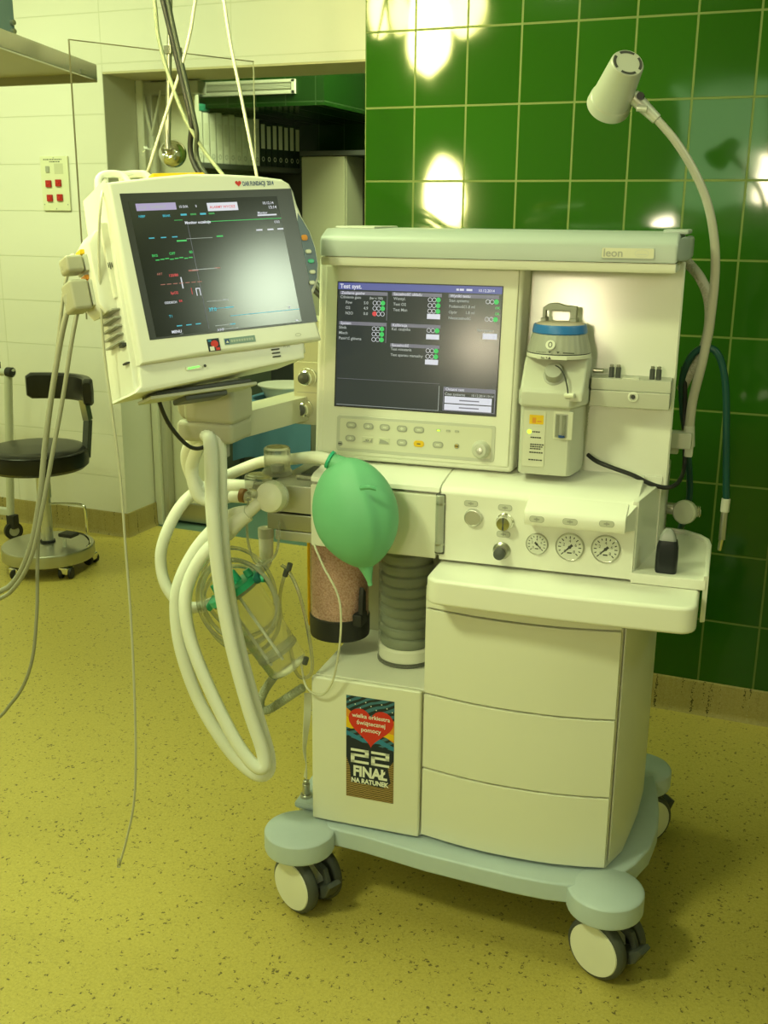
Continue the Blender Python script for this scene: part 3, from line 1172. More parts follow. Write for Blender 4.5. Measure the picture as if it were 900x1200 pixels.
# ---- cap
cp = MB()
cp.prism([(.100, 1.329), (.099, 1.356), (.106, 1.366), (.132, 1.3785), (.30, 1.380), (.345, 1.370), (.36, 1.352), (.36, 1.329)], -.302, .346, CAPG, 'x', .006, 3)
cp.prism([(.346, .108), (.361, .150), (.362, .33), (.346, .355)], 1.331, 1.372, CAPG, 'z', .006)
cp.box((.315, .145, 1.376), (.358, .30, 1.384), CAPG, .003)
cp.box((-.290, .150, 1.377), (-.21, .30, 1.383), LGREY, .003)
cp.part('top_cap', am, 'grey top cap of the workstation')
cl = MB()
cl.prism([(.108, 1.312), (.104, 1.318), (.104, 1.328), (.30, 1.330), (.30, 1.312)], -.302, .344, WHITE, 'x', .003)
cl.part('cap_lip', am)
lp = MB()
lp.prism(rrect(.2625, 1.3445, .090, .0195, .003), .0975, .1, CAPG, 'y', .0006)
lp.prism(rrect(.2625, 1.3445, .087, .0165, .0025), .0972, .1, mat('plate_cream', (.62, .60, .44), .35), 'y')
lp.text('leon', .221, 1.3385, .0185, .0969, GREY, 'LEFT', 1.05, .0003)
lp.ring(.286, 1.3445, .012, .0065, .0969, .001, LGREY, 20)
lp.quad(.278, 1.342, .294, 1.3435, .0968, LGREY)
lp.part('name_plate', am, 'small cream plate reading leon')

# ---- back panel with the vaporizer bar
bp_ = MB()
BXF = Matrix.Translation((.21, .20, .93)) @ Matrix.Rotation(R(2.0), 4, 'Z') @ Matrix.Rotation(R(-5.7), 4, 'X') @ Matrix.Translation((-.21, -.20, -.93))
bp_.prism([(.070, .20), (.352, .20), (.355, .204), (.350, .26), (.343, .32), (.070, .32)], .915, 1.330, mat('panel_satin', (.80, .79, .70), .15), 'z', .003, xf=BXF)
bp_.box((.072, .30, .93), (.342, .36, 1.33), WHITE, .003)
bp_.part('back_panel', am)
rb = MB()
rb.box((.088, .200, 1.085), (.21, .222, 1.118), LGREY, .002)
rb.box((.206, .160, 1.068), (.349, .222, 1.098), mat('rail_grey', (.50, .50, .42), .45, .2), .002)
rb.box((.206, .164, 1.098), (.349, .222, 1.120), LGREY, .002)
p = at(742, 465, .16)
rb.lathe([(.0095, 0), (.0095, .003), (.006, .004), (.0055, .001), (0, .001)], PAPER, (p.x, .16, p.z), (0, -1, 0), 20)
rb.disc(p.x, p.z, .0042, .0042, .1567, INK, 12)
rb.box((.262, .165, 1.1195), (.292, .185, 1.1225), PAPER, .001)
rbo = rb.part('vaporizer_rail', am, 'grey metal rail for vaporizers')
for px_ in (716.5, 724.5, 764.5, 772):
    p = at(px_, 438, .18)
    pg = MB()
    pg.cyl((p.x, .18, 1.118), (p.x, .18, 1.139), .0048, DGREY, bev=.001)
    pg.cyl((p.x, .18, 1.139), (p.x, .18, 1.144), .0036, STEEL, bev=.001)
    pg.part('mounting_pin', rbo)
pg = MB()
pg.cyl((.206, .185, 1.1305), (.226, .185, 1.1305), .0045, STEEL, bev=.001)
pg.part('mounting_pin', rbo)
sk = MB()
p = at(803, 597, .33)
sk.cyl((.338, .33, p.z), (p.x, .33, p.z), .012, STEEL)
sk.lathe([(.010, -.012), (.0225, -.010), (.024, -.004), (.024, .005), (.020, .009), (0, .010)], mat('knob_pale', (.50, .52, .40), .4), (p.x, .31, p.z), (-.35, -.92, .1), 32)
for k in range(4):
    sk.lathe([(.011, 0), (.0125, .0015), (.011, .003)], CHROME, (p.x + .016 + .0036 * k, .316, p.z + .002), (1, .1, 0), 20)
sk.part('side_knob', am, 'pale knob on a chrome thread')
sb = MB()
a_ = at(796, 514, .32)
b_ = at(811, 514, .32)
sb.box((.338, .305, a_.z - .018), (b_.x, .338, a_.z + .014), LGREY, .003)
sb.box((.338, .31, a_.z - .030), (.366, .35, a_.z - .016), LGREY, .003)
sb.part('side_bracket', am)

# ---- flow panel at the left of the screen housing
ax = MB()
ax.box((-.402, .205, .985), (-.330, .30, 1.20), mat('panel_olive', (.50, .49, .36), .4), .003)
ax.box((-.399, .202, .990), (-.335, .206, 1.115), mat('panel_face', (.54, .53, .38), .4), .002)
ax.quad(-.392, 1.052, -.345, 1.0535, .2015, GREY)
axo = ax.part('flow_panel', am)
for q, c in (((361, 442), DGREY), ((357, 479), STEEL)):
    p = at(*q, .20)
    k_ = MB()
    k_.lathe([(.0185, 0), (.0185, .006), (.016, .009), (.015, .022), (.013, .024), (.008, .0245)], CHROME, (p.x, .204, p.z), (0, -1, 0), 30)
    k_.lathe([(.012, .020), (.011, .028), (.004, .030), (0, .030)], DGREY, (p.x - .002, .204, p.z), (0, -1, 0), 24)
    k_.part('flow_knob', axo)

# ---- arm for the monitor
arm = MB()
E0, E1 = Vector((-.478, -.02, 1.010)), Vector((-.35, .36, 1.026))
d_ = (E1 - E0).normalized()
arm.prism([(-.033, -.024), (.033, -.024), (.036, .0), (.030, .024), (-.030, .024), (-.036, 0)], 0, (E1 - E0).length, mat('arm_grey2', (.56, .55, .43), .42), 'y', .005,
          xf=Matrix.Translation(E0) @ Matrix((Vector((d_.y, -d_.x, 0)), d_, Vector((0, 0, 1)))).transposed().to_4x4())
aro = arm.part('monitor_arm', am)
ah = MB()
ARMG = mat('arm_grey', (.47, .46, .36), .45)
ah.box((-.532, -.058, .990), (-.416, .036, 1.030), ARMG, .010, 3)
ah.box((-.516, -.058, 1.026), (-.412, .034, 1.092), ARMG, .012, 3)
ah.cyl((-.538, -.012, 1.056), (-.512, -.012, 1.056), .031, ARMG, bev=.006)
ah.box((-.495, -.045, 1.088), (-.430, .02, 1.104), DGREY, .003)
ah.cyl((-.492, -.063, 1.080), (-.492, -.055, 1.080), .005, CHROME)
ah.part('arm_head', aro, 'chunky grey swivel head of the monitor arm')
bk = MB()
bk.box((-.466, -.035, .955), (-.448, .0, 1.0), GREY, .003)
bk.cyl((-.478, -.02, .972), (-.478, -.02, .99), .012, DGREY)
bk.part('hose_clip', aro)

# ---- patient module at the left
pm = MB()
pm.box((-.398, .060, .836), (-.303, .26, .892), ALU, .003)
pm.box((-.400, .056, .800), (-.303, .26, .834), STEEL, .003)
pm.box((-.385, .058, .778), (-.303, .26, .799), ALU, .003)
pm.box((-.36, .11, .892), (-.306, .20, .901), STEEL, .003)
pm.box((-.352, .118, .9005), (-.314, .19, .903), DGREY, .002)
pmo = pm.part('patient_module', am, 'metal breathing system block')
for (q, r_, z0, z1, y_) in (((325, 545), .027, .893, .950, .135), ((303, 562), .028, .860, .898, .10)):
    p = at(*q, y_)
    dmz = MB()
    dmz.lathe([(r_, 0), (r_, z1 - z0 - .004), (r_ - .004, z1 - z0), (0, z1 - z0 + .002)], CLEARD, (p.x, y_, z0), seg=30)
    dmz.lathe([(r_ + .004, 0), (r_ + .004, .007), (r_, .008)], CLEARD, (p.x, y_, z0), seg=30)
    dmz.lathe([(.010, .004), (.012, .02), (.006, .022), (0, .022)], LGREY, (p.x, y_, z0), seg=20)
    dmz.part('valve_dome', pmo, 'clear valve dome')
pt = MB()
q0, q1 = at(300, 571, .10), at(262, 568, .10)
pt.cyl(q0, q1, .014, YPC, r1=.0125)
pt.part('inspiratory_port', pmo)
pt = MB()
q0, q1 = at(302, 583, .06), at(270, 582, .06)
pt.cyl(q0, q1, .0125, YPC, r1=.0115)
q0, q1 = at(287, 581, .055), at(282, 580.5, .055)
pt.cyl(q0, q1, .0140, mat('brown_ring', (.30, .14, .04), .5))
pt.part('expiratory_port', pmo, 'port with an orange ring')
pt = MB()
p = at(312, 640, .11)
pt.cyl((p.x, .11, .720), (p.x, .11, .785), .0145, YPC, r1=.0155, bev=.002)
pt.cyl((p.x, .11, .764), (p.x, .11, .784), .0165, LGREY)
pt.part('lower_port', pmo)

# ---- absorber canister
ca = MB()
CX, CY = -.290, .175
ca.lathe([(.0585, .592), (.0585, .765), (0, .766)], PINK, (CX, CY, 0), seg=40)
cao = ca.part('absorber_canister', am, 'canister of pink granules with a black foot')
cf = MB()
cf.lathe([(.050, .545), (.0625, .549), (.0635, .555), (.0635, .592), (.060, .594)], BLACK, (CX, CY, 0), seg=40)
cf.box((CX + .045, CY - .050, .585), (CX + .066, CY - .012, .612), BLACK, .004)
cf.prism([(CY - .045, .605), (CY - .02, .605), (CY - .022, .655), (CY - .036, .668), (CY - .043, .64)], CX + .056, CX + .066, BLACK, 'x', .002)
cf.part('foot', cao)
cc = MB()
cc.lathe([(.0615, .585), (.0615, .782)], CLEAR, (CX, CY, 0), seg=40)
cc.cyl((CX + .060, CY - .032, .628), (CX + .0595, CY - .028, .664), .0035, CHROME)
cc.part('clear_jacket', cao)
cg = MB()
cg.lathe([(.064, .765), (.066, .768), (.066, .780), (.05, .782)], GREY, (CX, CY, 0), seg=40)
cg.cyl((CX - .066, CY - .01, .56), (CX - .066, CY - .01, .785), .0032, YELLOW)
cg.part('bayonet_ring', cao)

# ---- bellows
bx_, by_ = -.142, .172
be = MB()
pr_ = [(.050, .548)]
z = .550
for k in range(10):
    pr_ += [(.0535, z + .003), (.0545, z + .010), (.0535, z + .017), (.0495, z + .0205)]
    z += .0225
pr_.append((.0495, .778))
be.lathe(pr_, mat('bellows_grey', (.24, .26, .20), .5), (bx_, by_, 0), seg=44)
beo = be.part('bellows', am, 'grey pleated bellows under a clear jar')
br_ = MB()
br_.lathe([(.052, .519), (.0560, .521), (.0560, .543), (.052, .548)], YPC, (bx_, by_, 0), seg=44)
br_.part('foot_ring', beo)
bj = MB()
bj.lathe([(.0560, .512), (.0585, .515), (.0585, .780)], mat('jar_clear', (.92, .92, .86), .08, trans=1, ior=1.06, alpha=.35), (bx_, by_, 0), seg=44)
bj.lathe([(.056, .5115), (.0595, .513), (.0595, .518), (.0585, .520)], CLEARD, (bx_, by_, 0), seg=44)
bj.part('jar', beo)
# ================================================================== THINGS ON AND AROUND THE MACHINE
# ---- vaporizer hung on the rail
vp = thing('vaporizer', 'grey vaporizer with a blue ringed dial hung on the machine rail', 'vaporizer', (.142, .15, .94), MF)
VB = mat('vaporizer_grey', (.56, .56, .47), .42)
VB2 = mat('vaporizer_panel', (.64, .63, .52), .42)
v = MB()
v.prism([(.088, .112), (.094, .104), (.178, .104), (.186, .112), (.196, .16), (.196, .198), (.088, .198)], .943, 1.075, VB, 'z', .004)
v.prism([(.084, .108), (.092, .094), (.178, .094), (.190, .106), (.204, .15), (.204, .198), (.084, .198)], 1.070, 1.102, VB, 'z', .006, 3)
v.prism([(.095, 1.085), (.095, 1.098), (.098, 1.105), (.131, 1.149), (.140, 1.157), (.198, 1.158), (.198, 1.085)], .087, .2025, VB, 'x', .006, 3)
v.part('body', vp)
d = MB()
DC = Vector((.146, .152, 0))
pf = [(.058, 1.158), (.0585, 1.164)]
d.lathe(pf + [(.0575, 1.165)], PAPER, DC, seg=48)
d.part('scale_ring', vp)
d = MB()
nn = 60
vs, fs = [], []
lv = [(.0575, 1.1665), (.0570, 1.172), (.0495, 1.199), (.0475, 1.2005)]
for r_, h_ in lv:
    for j in range(nn * 2):
        a = PI * j / nn
        rr = r_ * (1 - (.012 if j % 4 < 2 and h_ > 1.17 else 0))
        vs.append((DC.x + rr * math.cos(a), DC.y + rr * math.sin(a), h_))
for i in range(len(lv) - 1):
    for j in range(nn * 2):
        k = (j + 1) % (nn * 2)
        fs.append([i * nn * 2 + j, i * nn * 2 + k, (i + 1) * nn * 2 + k, (i + 1) * nn * 2 + j])
d.add(vs, fs, GREY)
d.lathe([(.0576, 1.1648), (.0576, 1.1668)], INK, DC, seg=48)
dl = d.part('dial', vp, 'grey ribbed dial')
d = MB()
d.lathe([(.0475, 1.1995), (.0500, 1.202), (.0480, 1.2135), (.0465, 1.216), (.044, 1.2165)], BLUE, DC, seg=48)
d.lathe([(.0445, 1.2163), (.040, 1.2185), (.02, 1.220), (0, 1.220)], mat('dial_top', (.60, .50, .42), .3), DC, seg=40)
d.part('blue_ring', dl, 'bright blue ring')
mk = MB()
TD = Matrix.Translation((0, .0955, 1.1815)) @ Matrix.Rotation(R(-16), 4, 'X')
mx = .139
mk.disc(mx, .002, .0085, .0085, -.0022, PAPER, 24, TD)
mk.ring(mx, .002, .0038, .0052, -.0026, .0014, INK, 20, TD)
for ox in (0, .015):
    mk.flat([(mx + ox - .003, -.0095), (mx + ox + .003, -.0095), (mx + ox, -.0135)], -.0022, INK, TD)
for k in range(9):
    mk.quad(mx + .03 - .003 * k * 0 + .0022 * k - .004, -.0125, mx + .0275 + .0022 * k - .004, -.0105, -.0012, INK, TD)
    mk.quad(mx - .024 + .0020 * k, -.0125, mx - .0232 + .0020 * k, -.0105, -.0012, INK, TD)
mk.part('dial_marks', dl)
mk = MB()
mk.prism([(-.024, -.003), (.030, -.003), (.030, .0035), (-.024, .0035)], -.0008, .0005, PAPER, 'y', xf=Matrix.Translation((.140, .0930, 1.1610)))
mk.text('Sev. %', .1235, 1.1592, .0048, .0918, INK, 'LEFT', 1, .0001)
mk.flat([(.136, 1.1585), (.142, 1.1585), (.139, 1.1635)], .0919, INK)
mk.part('index_plate', vp)
lv_ = MB()
lv_.prism([(.110, 1.222), (.110, 1.243), (.120, 1.250), (.136, 1.2515), (.150, 1.247), (.172, 1.246), (.172, 1.222), (.160, 1.222), (.160, 1.238), (.116, 1.238), (.116, 1.222)], .168, .186, GREY, 'y', .002)
lv_.box((.108, .160, 1.205), (.118, .196, 1.225), GREY, .002)
lv_.box((.160, .160, 1.205), (.174, .196, 1.225), GREY, .002)
lv_.part('locking_lever', vp, 'grey locking lever behind the dial')
fc = MB()
NO = Vector((0, -.79, .61))
fc.lathe([(.020, -.004), (.020, .001), (.0165, .002), (.0165, .016), (.0150, .019), (.006, .0195), (0, .0195)], GREY, (.146, .1145, 1.127), NO, 30)
fc.part('filler_cap', vp, 'grey round filler cap')
ch = MB()
ch.tube([(.138, .122, 1.142), (.146, .108, 1.146), (.158, .100, 1.142), (.168, .094, 1.128), (.174, .090, 1.110), (.176, .089, 1.098)], .0014, INK, 6)
ch.part('cap_cord', vp, 'thin black cord')
pg = MB()
pg.cyl((.170, .093, 1.0955), (.188, .086, 1.0965), .0048, VB2, bev=.001)
pg.part('plug', vp)
fp = MB()
fp.prism(rrect(.1165, 1.010, .040, .104, .002), .1026, .1045, VB2, 'y', .0004)
fp.prism(rrect(.1195, 1.0465, .026, .017, .001), .1022, .1045, YELLOW, 'y')
fp.quad(.112, 1.040, .119, .0 + 1.050, .1020, ORANGE)
fp.quad(.121, 1.042, .129, 1.0445, .1020, ORANGE)
for z_, a, b in ((1.0225, .113, .124), (1.012, .110, .129), (.999, .110, .133), (.995, .110, .131), (.991, .110, .130), (.984, .109, .131), (.970, .108, .130)):
    x = a
    while x < b:
        w = random.uniform(.002, .0045)
        fp.quad(x, z_, x + w, z_ + .0024, .1022, INK)
        x += w + .0008
fp.disc(.1075, 1.0235, .0042, .0042, .1021, LEDY, 16)
fp.part('info_panel', vp, 'cream panel with a yellow label and lit green dot')
sg = MB()
sg.box((.150, .1015, 1.012), (.186, .108, 1.064), VB2, .003)
sg.box((.1535, .1005, 1.016), (.177, .104, 1.060), GREY, .002)
sg.cyl((.1585, .1005, 1.019), (.1585, .1005, 1.058), .003, CLEARD)
sg.cyl((.170, .1005, 1.019), (.170, .1005, 1.058), .004, CLEARD)
sg.cyl((.167, .1005, 1.017), (.167, .1005, 1.021), .006, INKB)
sg.part('sight_glass', vp)
fb = MB()
for k in range(16):
    zz = 1.12 - .006 * k
    fb.quad(-.0035 + .0006 * (k % 3), zz, .0035, zz + .0032, 0, mat('faint_print', (.44, .44, .36), .5), Matrix.Translation((.2045, .165, 0)) @ Matrix.Rotation(R(90), 4, 'Z'))
fb.part('side_print', vp)

# ---- patient monitor
MR = Matrix(((0.5393974629335417, -0.7978507006557574, -0.26922970943782476), (0.8407396003052036, 0.5281267690106822, 0.11932745003972889), (0.04698192694542056, -0.2907170021128016, 0.9556549184841987)))
MXF = Matrix.Translation((-0.97242069, 1.62074289, 1.32087539)) @ MR.to_4x4()
mo = thing('patient_monitor', 'cream patient monitor with a dark screen of coloured traces on the arm', 'monitor', MXF @ Vector((0, .06, -.21)))
b = MB(MXF)
b.prism([(-.176, -.168), (.142, -.168), (.148, .138), (.09, .150), (-.02, .154), (-.170, .142)], .012, .095, WHITE, 'y', .008, 3)
b.prism([(-.205, -.203), (.128, -.180), (.135, -.14), (-.180, -.14), (-.186, -.19)], -.001, .115, WHITE, 'y', .005)
b.prism([(-.196, -.198), (-.178, -.198), (-.165, .150), (-.172, .150)], .008, .125, WHITE, 'y', .004)
b.prism([(-.16, -.15), (.12, -.15), (.12, .12), (-.15, .12)], .09, .128, WHITE, 'y', .015)
b.part('housing', mo)
fr_ = [(-.183, -.157), (-.08, -.1545), (.06, -.1535), (.163, -.152), (.1585, -.105), (.1545, -.079), (.168, -.066), (.181, -.046), (.1885, -.018), (.1895, .012), (.1845, .043), (.173, .070), (.1675, .094), (.1655, .116), (.160, .130), (.146, .1385), (.096, .1455), (.03, .1500), (-.029, .1515), (-.10, .147), (-.176, .1400)]
b = MB(MXF)
b.prism(fr_, -.014, .016, WHITE, 'y', .007, 3)
bzo = b.part('bezel', mo)
b = MB(MXF)
b.quad(-.1600, -.1200, .1600, .1200, -.0143, LCDF)
b.quad(-.1480, -.1165, .1280, .1070, -.0146, LCDM)
sco = b.part('screen', mo, 'dark screen with a broad reflected glare')
g = MB(MXF)
Y_ = -.0149


def Q(x0, z0, x1, z1, mt_, dy=0):
    g.quad(x0, z0, x1, z1, Y_ - dy, mt_)


def W(s, x, z, size, mt_, b_=.0001):
    g.text(s, x, z, size, Y_ - .0003, mt_, 'LEFT', 1, b_)


Q(-.137, .0905, -.0665, .1025, E_P)
W('15 D', -.132, .094, .006, E_WD)
W('DOROSLY', -.112, .094, .006, E_WD)
Q(-.010, .0855, .0475, .0995, E_W)
W('ALARMY WYCISZ', -.006, .090, .0062, E_R)
W('10.12.14', .096, .0935, .0065, E_W)
W('13:14', .106, .0855, .0075, E_W)
W('15 D/X', -.062, .093, .0055, E_W)
W('II', -.032, .093, .0055, E_W)
W('NIBP', -.136, .0795, .0055, E_C)
W('BRAK', -.094, .079, .0055, E_C)
for k, x in enumerate((-.0615, -.044, -.026, -.010)):
    Q(x, .080, x + .011, .083, E_GD if k % 2 else E_C)
Q(-.075, .072, -.060, .0735, E_GD)
W('Monitor oczekuje', -.057, .0655, .0066, E_W, .0002)
Q(-.018, .0675, .128, .0685, E_G)
W('Monitor', .083, .077, .0058, E_W)
Q(.082, .0735, .120, .076, E_W, .0002)
for x in (-.126, -.105, -.085):
    W('---', x, .043, .010, E_C, .0004)
W('CO2', .112, .060, .0055, E_W)
for x in (.074, .096, .116):
    Q(x, .048, x + .012, .0505, E_W)
Q(-.078, .0370, -.060, .0395, E_G)
Q(-.060, .0405, -.012, .0412, E_WD)
Q(-.004, .0412, .008, .0435, E_G)
W('EKG', -.127, .0145, .0055, E_G)
W('OFF', -.096, .016, .006, E_G)
W('80', -.060, .0165, .006, E_G)
for k in range(8):
    Q(-.122 + .0085 * k, .008 + .0008 * (k % 3), -.115 + .0085 * k, .0095 + .0008 * (k % 3), E_G)
W('ART', -.125, -.016, .0052, E_Y)
W('120/80', -.105, -.020, .0062, E_R)
Q(-.085, -.041, -.083, -.022, E_W)
for k in range(7):
    Q(-.122 + .011 * k, -.0325, -.114 + .011 * k, -.0312, E_Y)
Q(-.061, -.012, -.015, -.0108, E_WD)
Q(-.068, -.0135, -.050, -.011, E_Y)
Q(-.020, -.0118, -.009, -.0102, E_Y)
W('SpO2', -.108, -.049, .006, E_R)
Q(-.070, -.052, -.069, -.041, E_R)
Q(-.062, -.055, -.0605, -.042, E_W)
Q(-.062, -.0435, -.055, -.042, E_W)
Q(-.0555, -.055, -.054, -.042, E_W)
W('ODDECH', -.122, -.064, .0052, E_W)
W('RR', -.096, -.063, .0052, E_R)
Q(-.046, -.0665, -.008, -.0657, E_WD)
Q(-.016, -.0668, -.006, -.065, E_WD)
W('T1', -.119, -.087, .006, E_C)
W('37.0', -.046, -.083, .0085, E_C, .0002)
Q(-.045, -.0795, -.008, -.0787, E_C)
Q(-.014, -.0800, .001, -.0782, E_C)
Q(-.008, -.0945, .128, -.0935, E_C)
for x in (-.109, -.092, -.075):
    W('---', x, -.104, .010, E_C, .0004)
Q(-.040, -.1085, -.008, -.1077, E_WD)
Q(-.012, -.1090, -.002, -.1072, E_C)
W('AWP', -.038, -.1235 + .006, .0058, E_W)
Q(-.026, -.1160, .002, -.1152, E_WD)
W('MENU', -.120, -.113, .0065, E_W, .0002)
Q(-.1060 + .0, -.1155 + .0, -.10, -.115, E_WD)
Q(-.0528, -.112, -.0522, .070, E_GR)
W('12', .105, -.091, .0055, E_W)
Q(.116, -.1145, .121, -.1125, E_W)
g.part('screen_traces', sco)
b = MB(MXF)
bl_ = [(.1605, -.062), (.166, -.056), (.176, -.042), (.1835, -.016), (.1845, .012), (.1795, .041), (.168, .067), (.1635, .076), (.1600, .060)]
b.prism(bl_, -.0152, -.013, mat('control_blue', (.12, .16, .22), .45), 'y', .0005)
bto = b.part('control_strip', bzo, 'curved blue grey strip of buttons')
for i, (x, z, c) in enumerate(((.1665, .031, ORANGE), (.169, .006, PAPER), (.1705, -.0115, GREEN2), (.169, -.031, PAPER), (.164, -.050, PAPER))):
    q = MB(MXF)
    q.prism(rrect(x, z, .012, .0075 if i else .010, .0036), -.0172, -.015, LGREY if i not in (0, 2) else c, 'y', .0006)
    q.prism(rrect(x, z, .008, .0045, .002), -.0176, -.017, c, 'y')
    q.part('button', bto)
    q = None
t_ = MB(MXF)
t_.text('DAR FUNDACJI  2014', .0655, .1270, .0108, -.0145, INKB, 'LEFT', .60, .00022)
hh = []
for k in range(28):
    a = 2 * PI * k / 28
    hh.append((.0575 + .0060 * math.sin(a) ** 3, .1315 + (13 * math.cos(a) - 5 * math.cos(2 * a) - 2 * math.cos(3 * a) - math.cos(4 * a)) * .00036))
t_.flat(hh, -.0145, REDP)
t_.part('gift_lettering', bzo, 'blue lettering with a small red heart')
t_ = MB(MXF)
t_.box((-.0605, -.0150, -.150), (-.0385, -.0138, -.129), NAVY)
t_.disc(-.048, -.138, .007, .006, -.0152, REDP, 14)
t_.quad(-.058, -.149, -.050, -.142, -.0153, PWHITE)
t_.quad(-.047, -.149, -.040, -.1445, -.0153, REDP)
t_.quad(-.059, -.134, -.053, -.130, -.0153, BLUEP)
t_.part('small_sticker', bzo, 'small square dark and red sticker')
t_ = MB(MXF)
t_.box((-.029, -.0148, -.142), (.030, -.0138, -.131), mat('plate_teal', (.20, .30, .28), .4))
t_.box((-.0275, -.0150, -.1405), (-.020, -.0140, -.1325), INKB)
t_.flat([(-.0265, -.139), (-.021, -.139), (-.0237, -.134)], -.0152, PAPER)
for k in range(9):
    t_.quad(-.017 + .0049 * k, -.1385, -.0133 + .0049 * k, -.1345, -.0151, mat('plate_text', (.42, .48, .42), .4))
t_.part('maker_plate', bzo, 'narrow blue grey plate')
t_ = MB(MXF)
t_.prism(rrect(-.0885, -.172, .030, .006, .003), -.0030, -.0005, WHITE2, 'y')
t_.flat([(-.099, -.1735), (-.078, -.1715), (-.078, -.1700), (-.099, -.1708)], -.0036, LED)
t_.disc(-.068, -.171, .0026, .0026, -.0036, INK, 12)
for k in range(3):
    t_.prism(rrect(.0715, -.158 - .0062 * k, .016, .0024, .001), -.0025, -.0008, INK, 'y')
t_.text('PS 200', .088, -.157, .005, -.0022, GREY)
t_.ring(.095 + .02, -.139, .006, .0028, -.0150, .0006, GREY, 16)
t_.part('front_marks', mo)
hn = MB(MXF)
hn.tube([(-.168, .05, .118), (-.166, .055, .150), (-.160, .060, .168), (-.148, .062, .176), (-.128, .060, .176), (-.116, .055, .168), (-.110, .045, .140)], .0062, WHITE, 12)
hn.tube([(-.118, .065, .168), (-.108, .070, .177), (-.085, .068, .178), (-.072, .062, .172), (-.066, .05, .142)], .0062, WHITE, 12)
hn.tube([(-.160, .060, .170), (-.146, .063, .176), (-.100, .069, .1775)], .0055, WHITE, 12)
hn.part('carry_handle', mo)
mp_ = MB(MXF)
mp_.box((-.150, .03, -.2075), (.03, .10, -.198), DGREY, .003)
mp_.box((-.165, .020, -.2125), (.035, .085, -.2065), LGREY, .002)
mp_.box((-.10, .03, -.222), (-.02, .09, -.212), DGREY, .003)
mp_.part('mount_plate', mo)
sd_ = MB(MXF)
for k in range(5):
    z = -.060 - .0135 * k
    sd_.box((-.2005, .018, z), (-.180, .085, z + .0035), GREY, .001)
sd_.part('side_vents', mo)
sd_ = MB(MXF)
sd_.box((-.1975, .012, -.121), (-.182, .030, -.115), INK, .001)
sd_.box((-.1985, .010, -.150), (-.182, .028, -.147), INK, .001)
sd_.part('side_slots', mo)
mr_ = MB(MXF)
mr_.prism([(-.215, -.045), (-.205, -.060), (-.180, -.054), (-.176, .070), (-.195, .076), (-.212, .055)], .030, .105, WHITE, 'y', .006)
mr_.box((-.190, .020, -.040), (-.176, .032, .085), WHITE2, .003)
mr_.text('i|i', -.0, .0, .012, 0, INK, 'CENTER', 1, .0003, Matrix.Translation((-.1875, .0185, .010)))
mr_.part('module_rack', mo, 'module rack at the side of the monitor')
for z, h_ in ((.028, .020), (-.022, .036)):
    s_ = MB(MXF)
    s_.box((-.2185, .045, z - h_ / 2 - .004), (-.208, .095, z + h_ / 2 + .004), LGREY, .003)
    s_.box((-.2195, .055, z + h_ / 2 + .006), (-.209, .080, z + h_ / 2 + .014), YELLOW if z > 0 else ORANGE, .002)
    s_.part('socket', mo)


# ---- monitor leads with grey plugs
def lead(label, plug_lo, plug_hi, path, r_, grp=None, extra=None):
    t = thing('monitor_cable', label, 'cable', MXF @ Vector(((plug_lo[0] + plug_hi[0]) / 2, plug_lo[1], plug_lo[2])))
    a = MB(MXF)
    a.box(plug_lo, plug_hi, mat('plug_grey', (.40, .38, .28), .5), .006, 3)
    a.part('plug', t, 'grey plug')
    c = MB()
    start = MXF @ Vector((plug_lo[0] + .004, (plug_lo[1] + plug_hi[1]) / 2, (plug_lo[2] + plug_hi[2]) / 2 - .004))
    pts = [start] + [MF @ at(x, y, d) for x, y, d in path] + [MF @ Vector(q) for q in ((-1.15, -.25, .38), (-1.32, -.2, .10), (-1.42, -.18, .012), (-1.62, -.12, .012))]
    c.tube(pts, r_, CABLE, 10)
    co = c.part('lead', t)
    s_ = MB()
    fine = catmull(pts, 8)
    s_.tube(fine[:9], lambda u: r_ * (2.3 - 1.2 * u), LGREY, 10, smooth=False)
    s_.part('strain_relief', t)
    return t


lead('thin grey monitor cable from the upper plug looping low at the far edge', (-.250, .045, .014), (-.2195, .085, .042),
     ((86, 300, -0.195), (76, 335, -0.215), (66, 420, -0.245), (57, 500, -0.265), (48, 580, -0.275), (44, 660, -0.275), (43, 720, -0.275), (36, 780, -0.275), (15, 822, -0.265), (-25, 850, -0.255)), .0032)
lead('thick grey monitor cable from the lower plug sweeping down across the stool', (-.252, .045, -.048), (-.2195, .095, .002),
     ((94, 340, -0.215), (78, 368, -0.235), (64, 440, -0.255), (53, 520, -0.275), (47, 580, -0.285), (36, 640, -0.285), (15, 683, -0.275), (-25, 715, -0.265)), .0050)
c = MB()
c.tube([MF @ at(x, y, d) for x, y, d in ((99, 339, -0.205), (92, 360, -0.225), (84, 400, -0.250), (73, 470, -0.270), (60, 540, -0.290), (49, 600, -0.300), (36, 655, -0.300), (14, 692, -0.290), (-25, 722, -0.275))] + [MF @ Vector(q) for q in ((-1.15, -.27, .39), (-1.32, -.22, .10), (-1.42, -.20, .012), (-1.62, -.14, .012))], .0038, CABLE, 10)
c.thing('monitor_cable', 'pale grey cable running just beside the thick one from the lower plug', 'cable', MF @ at(73, 470, -0.270))
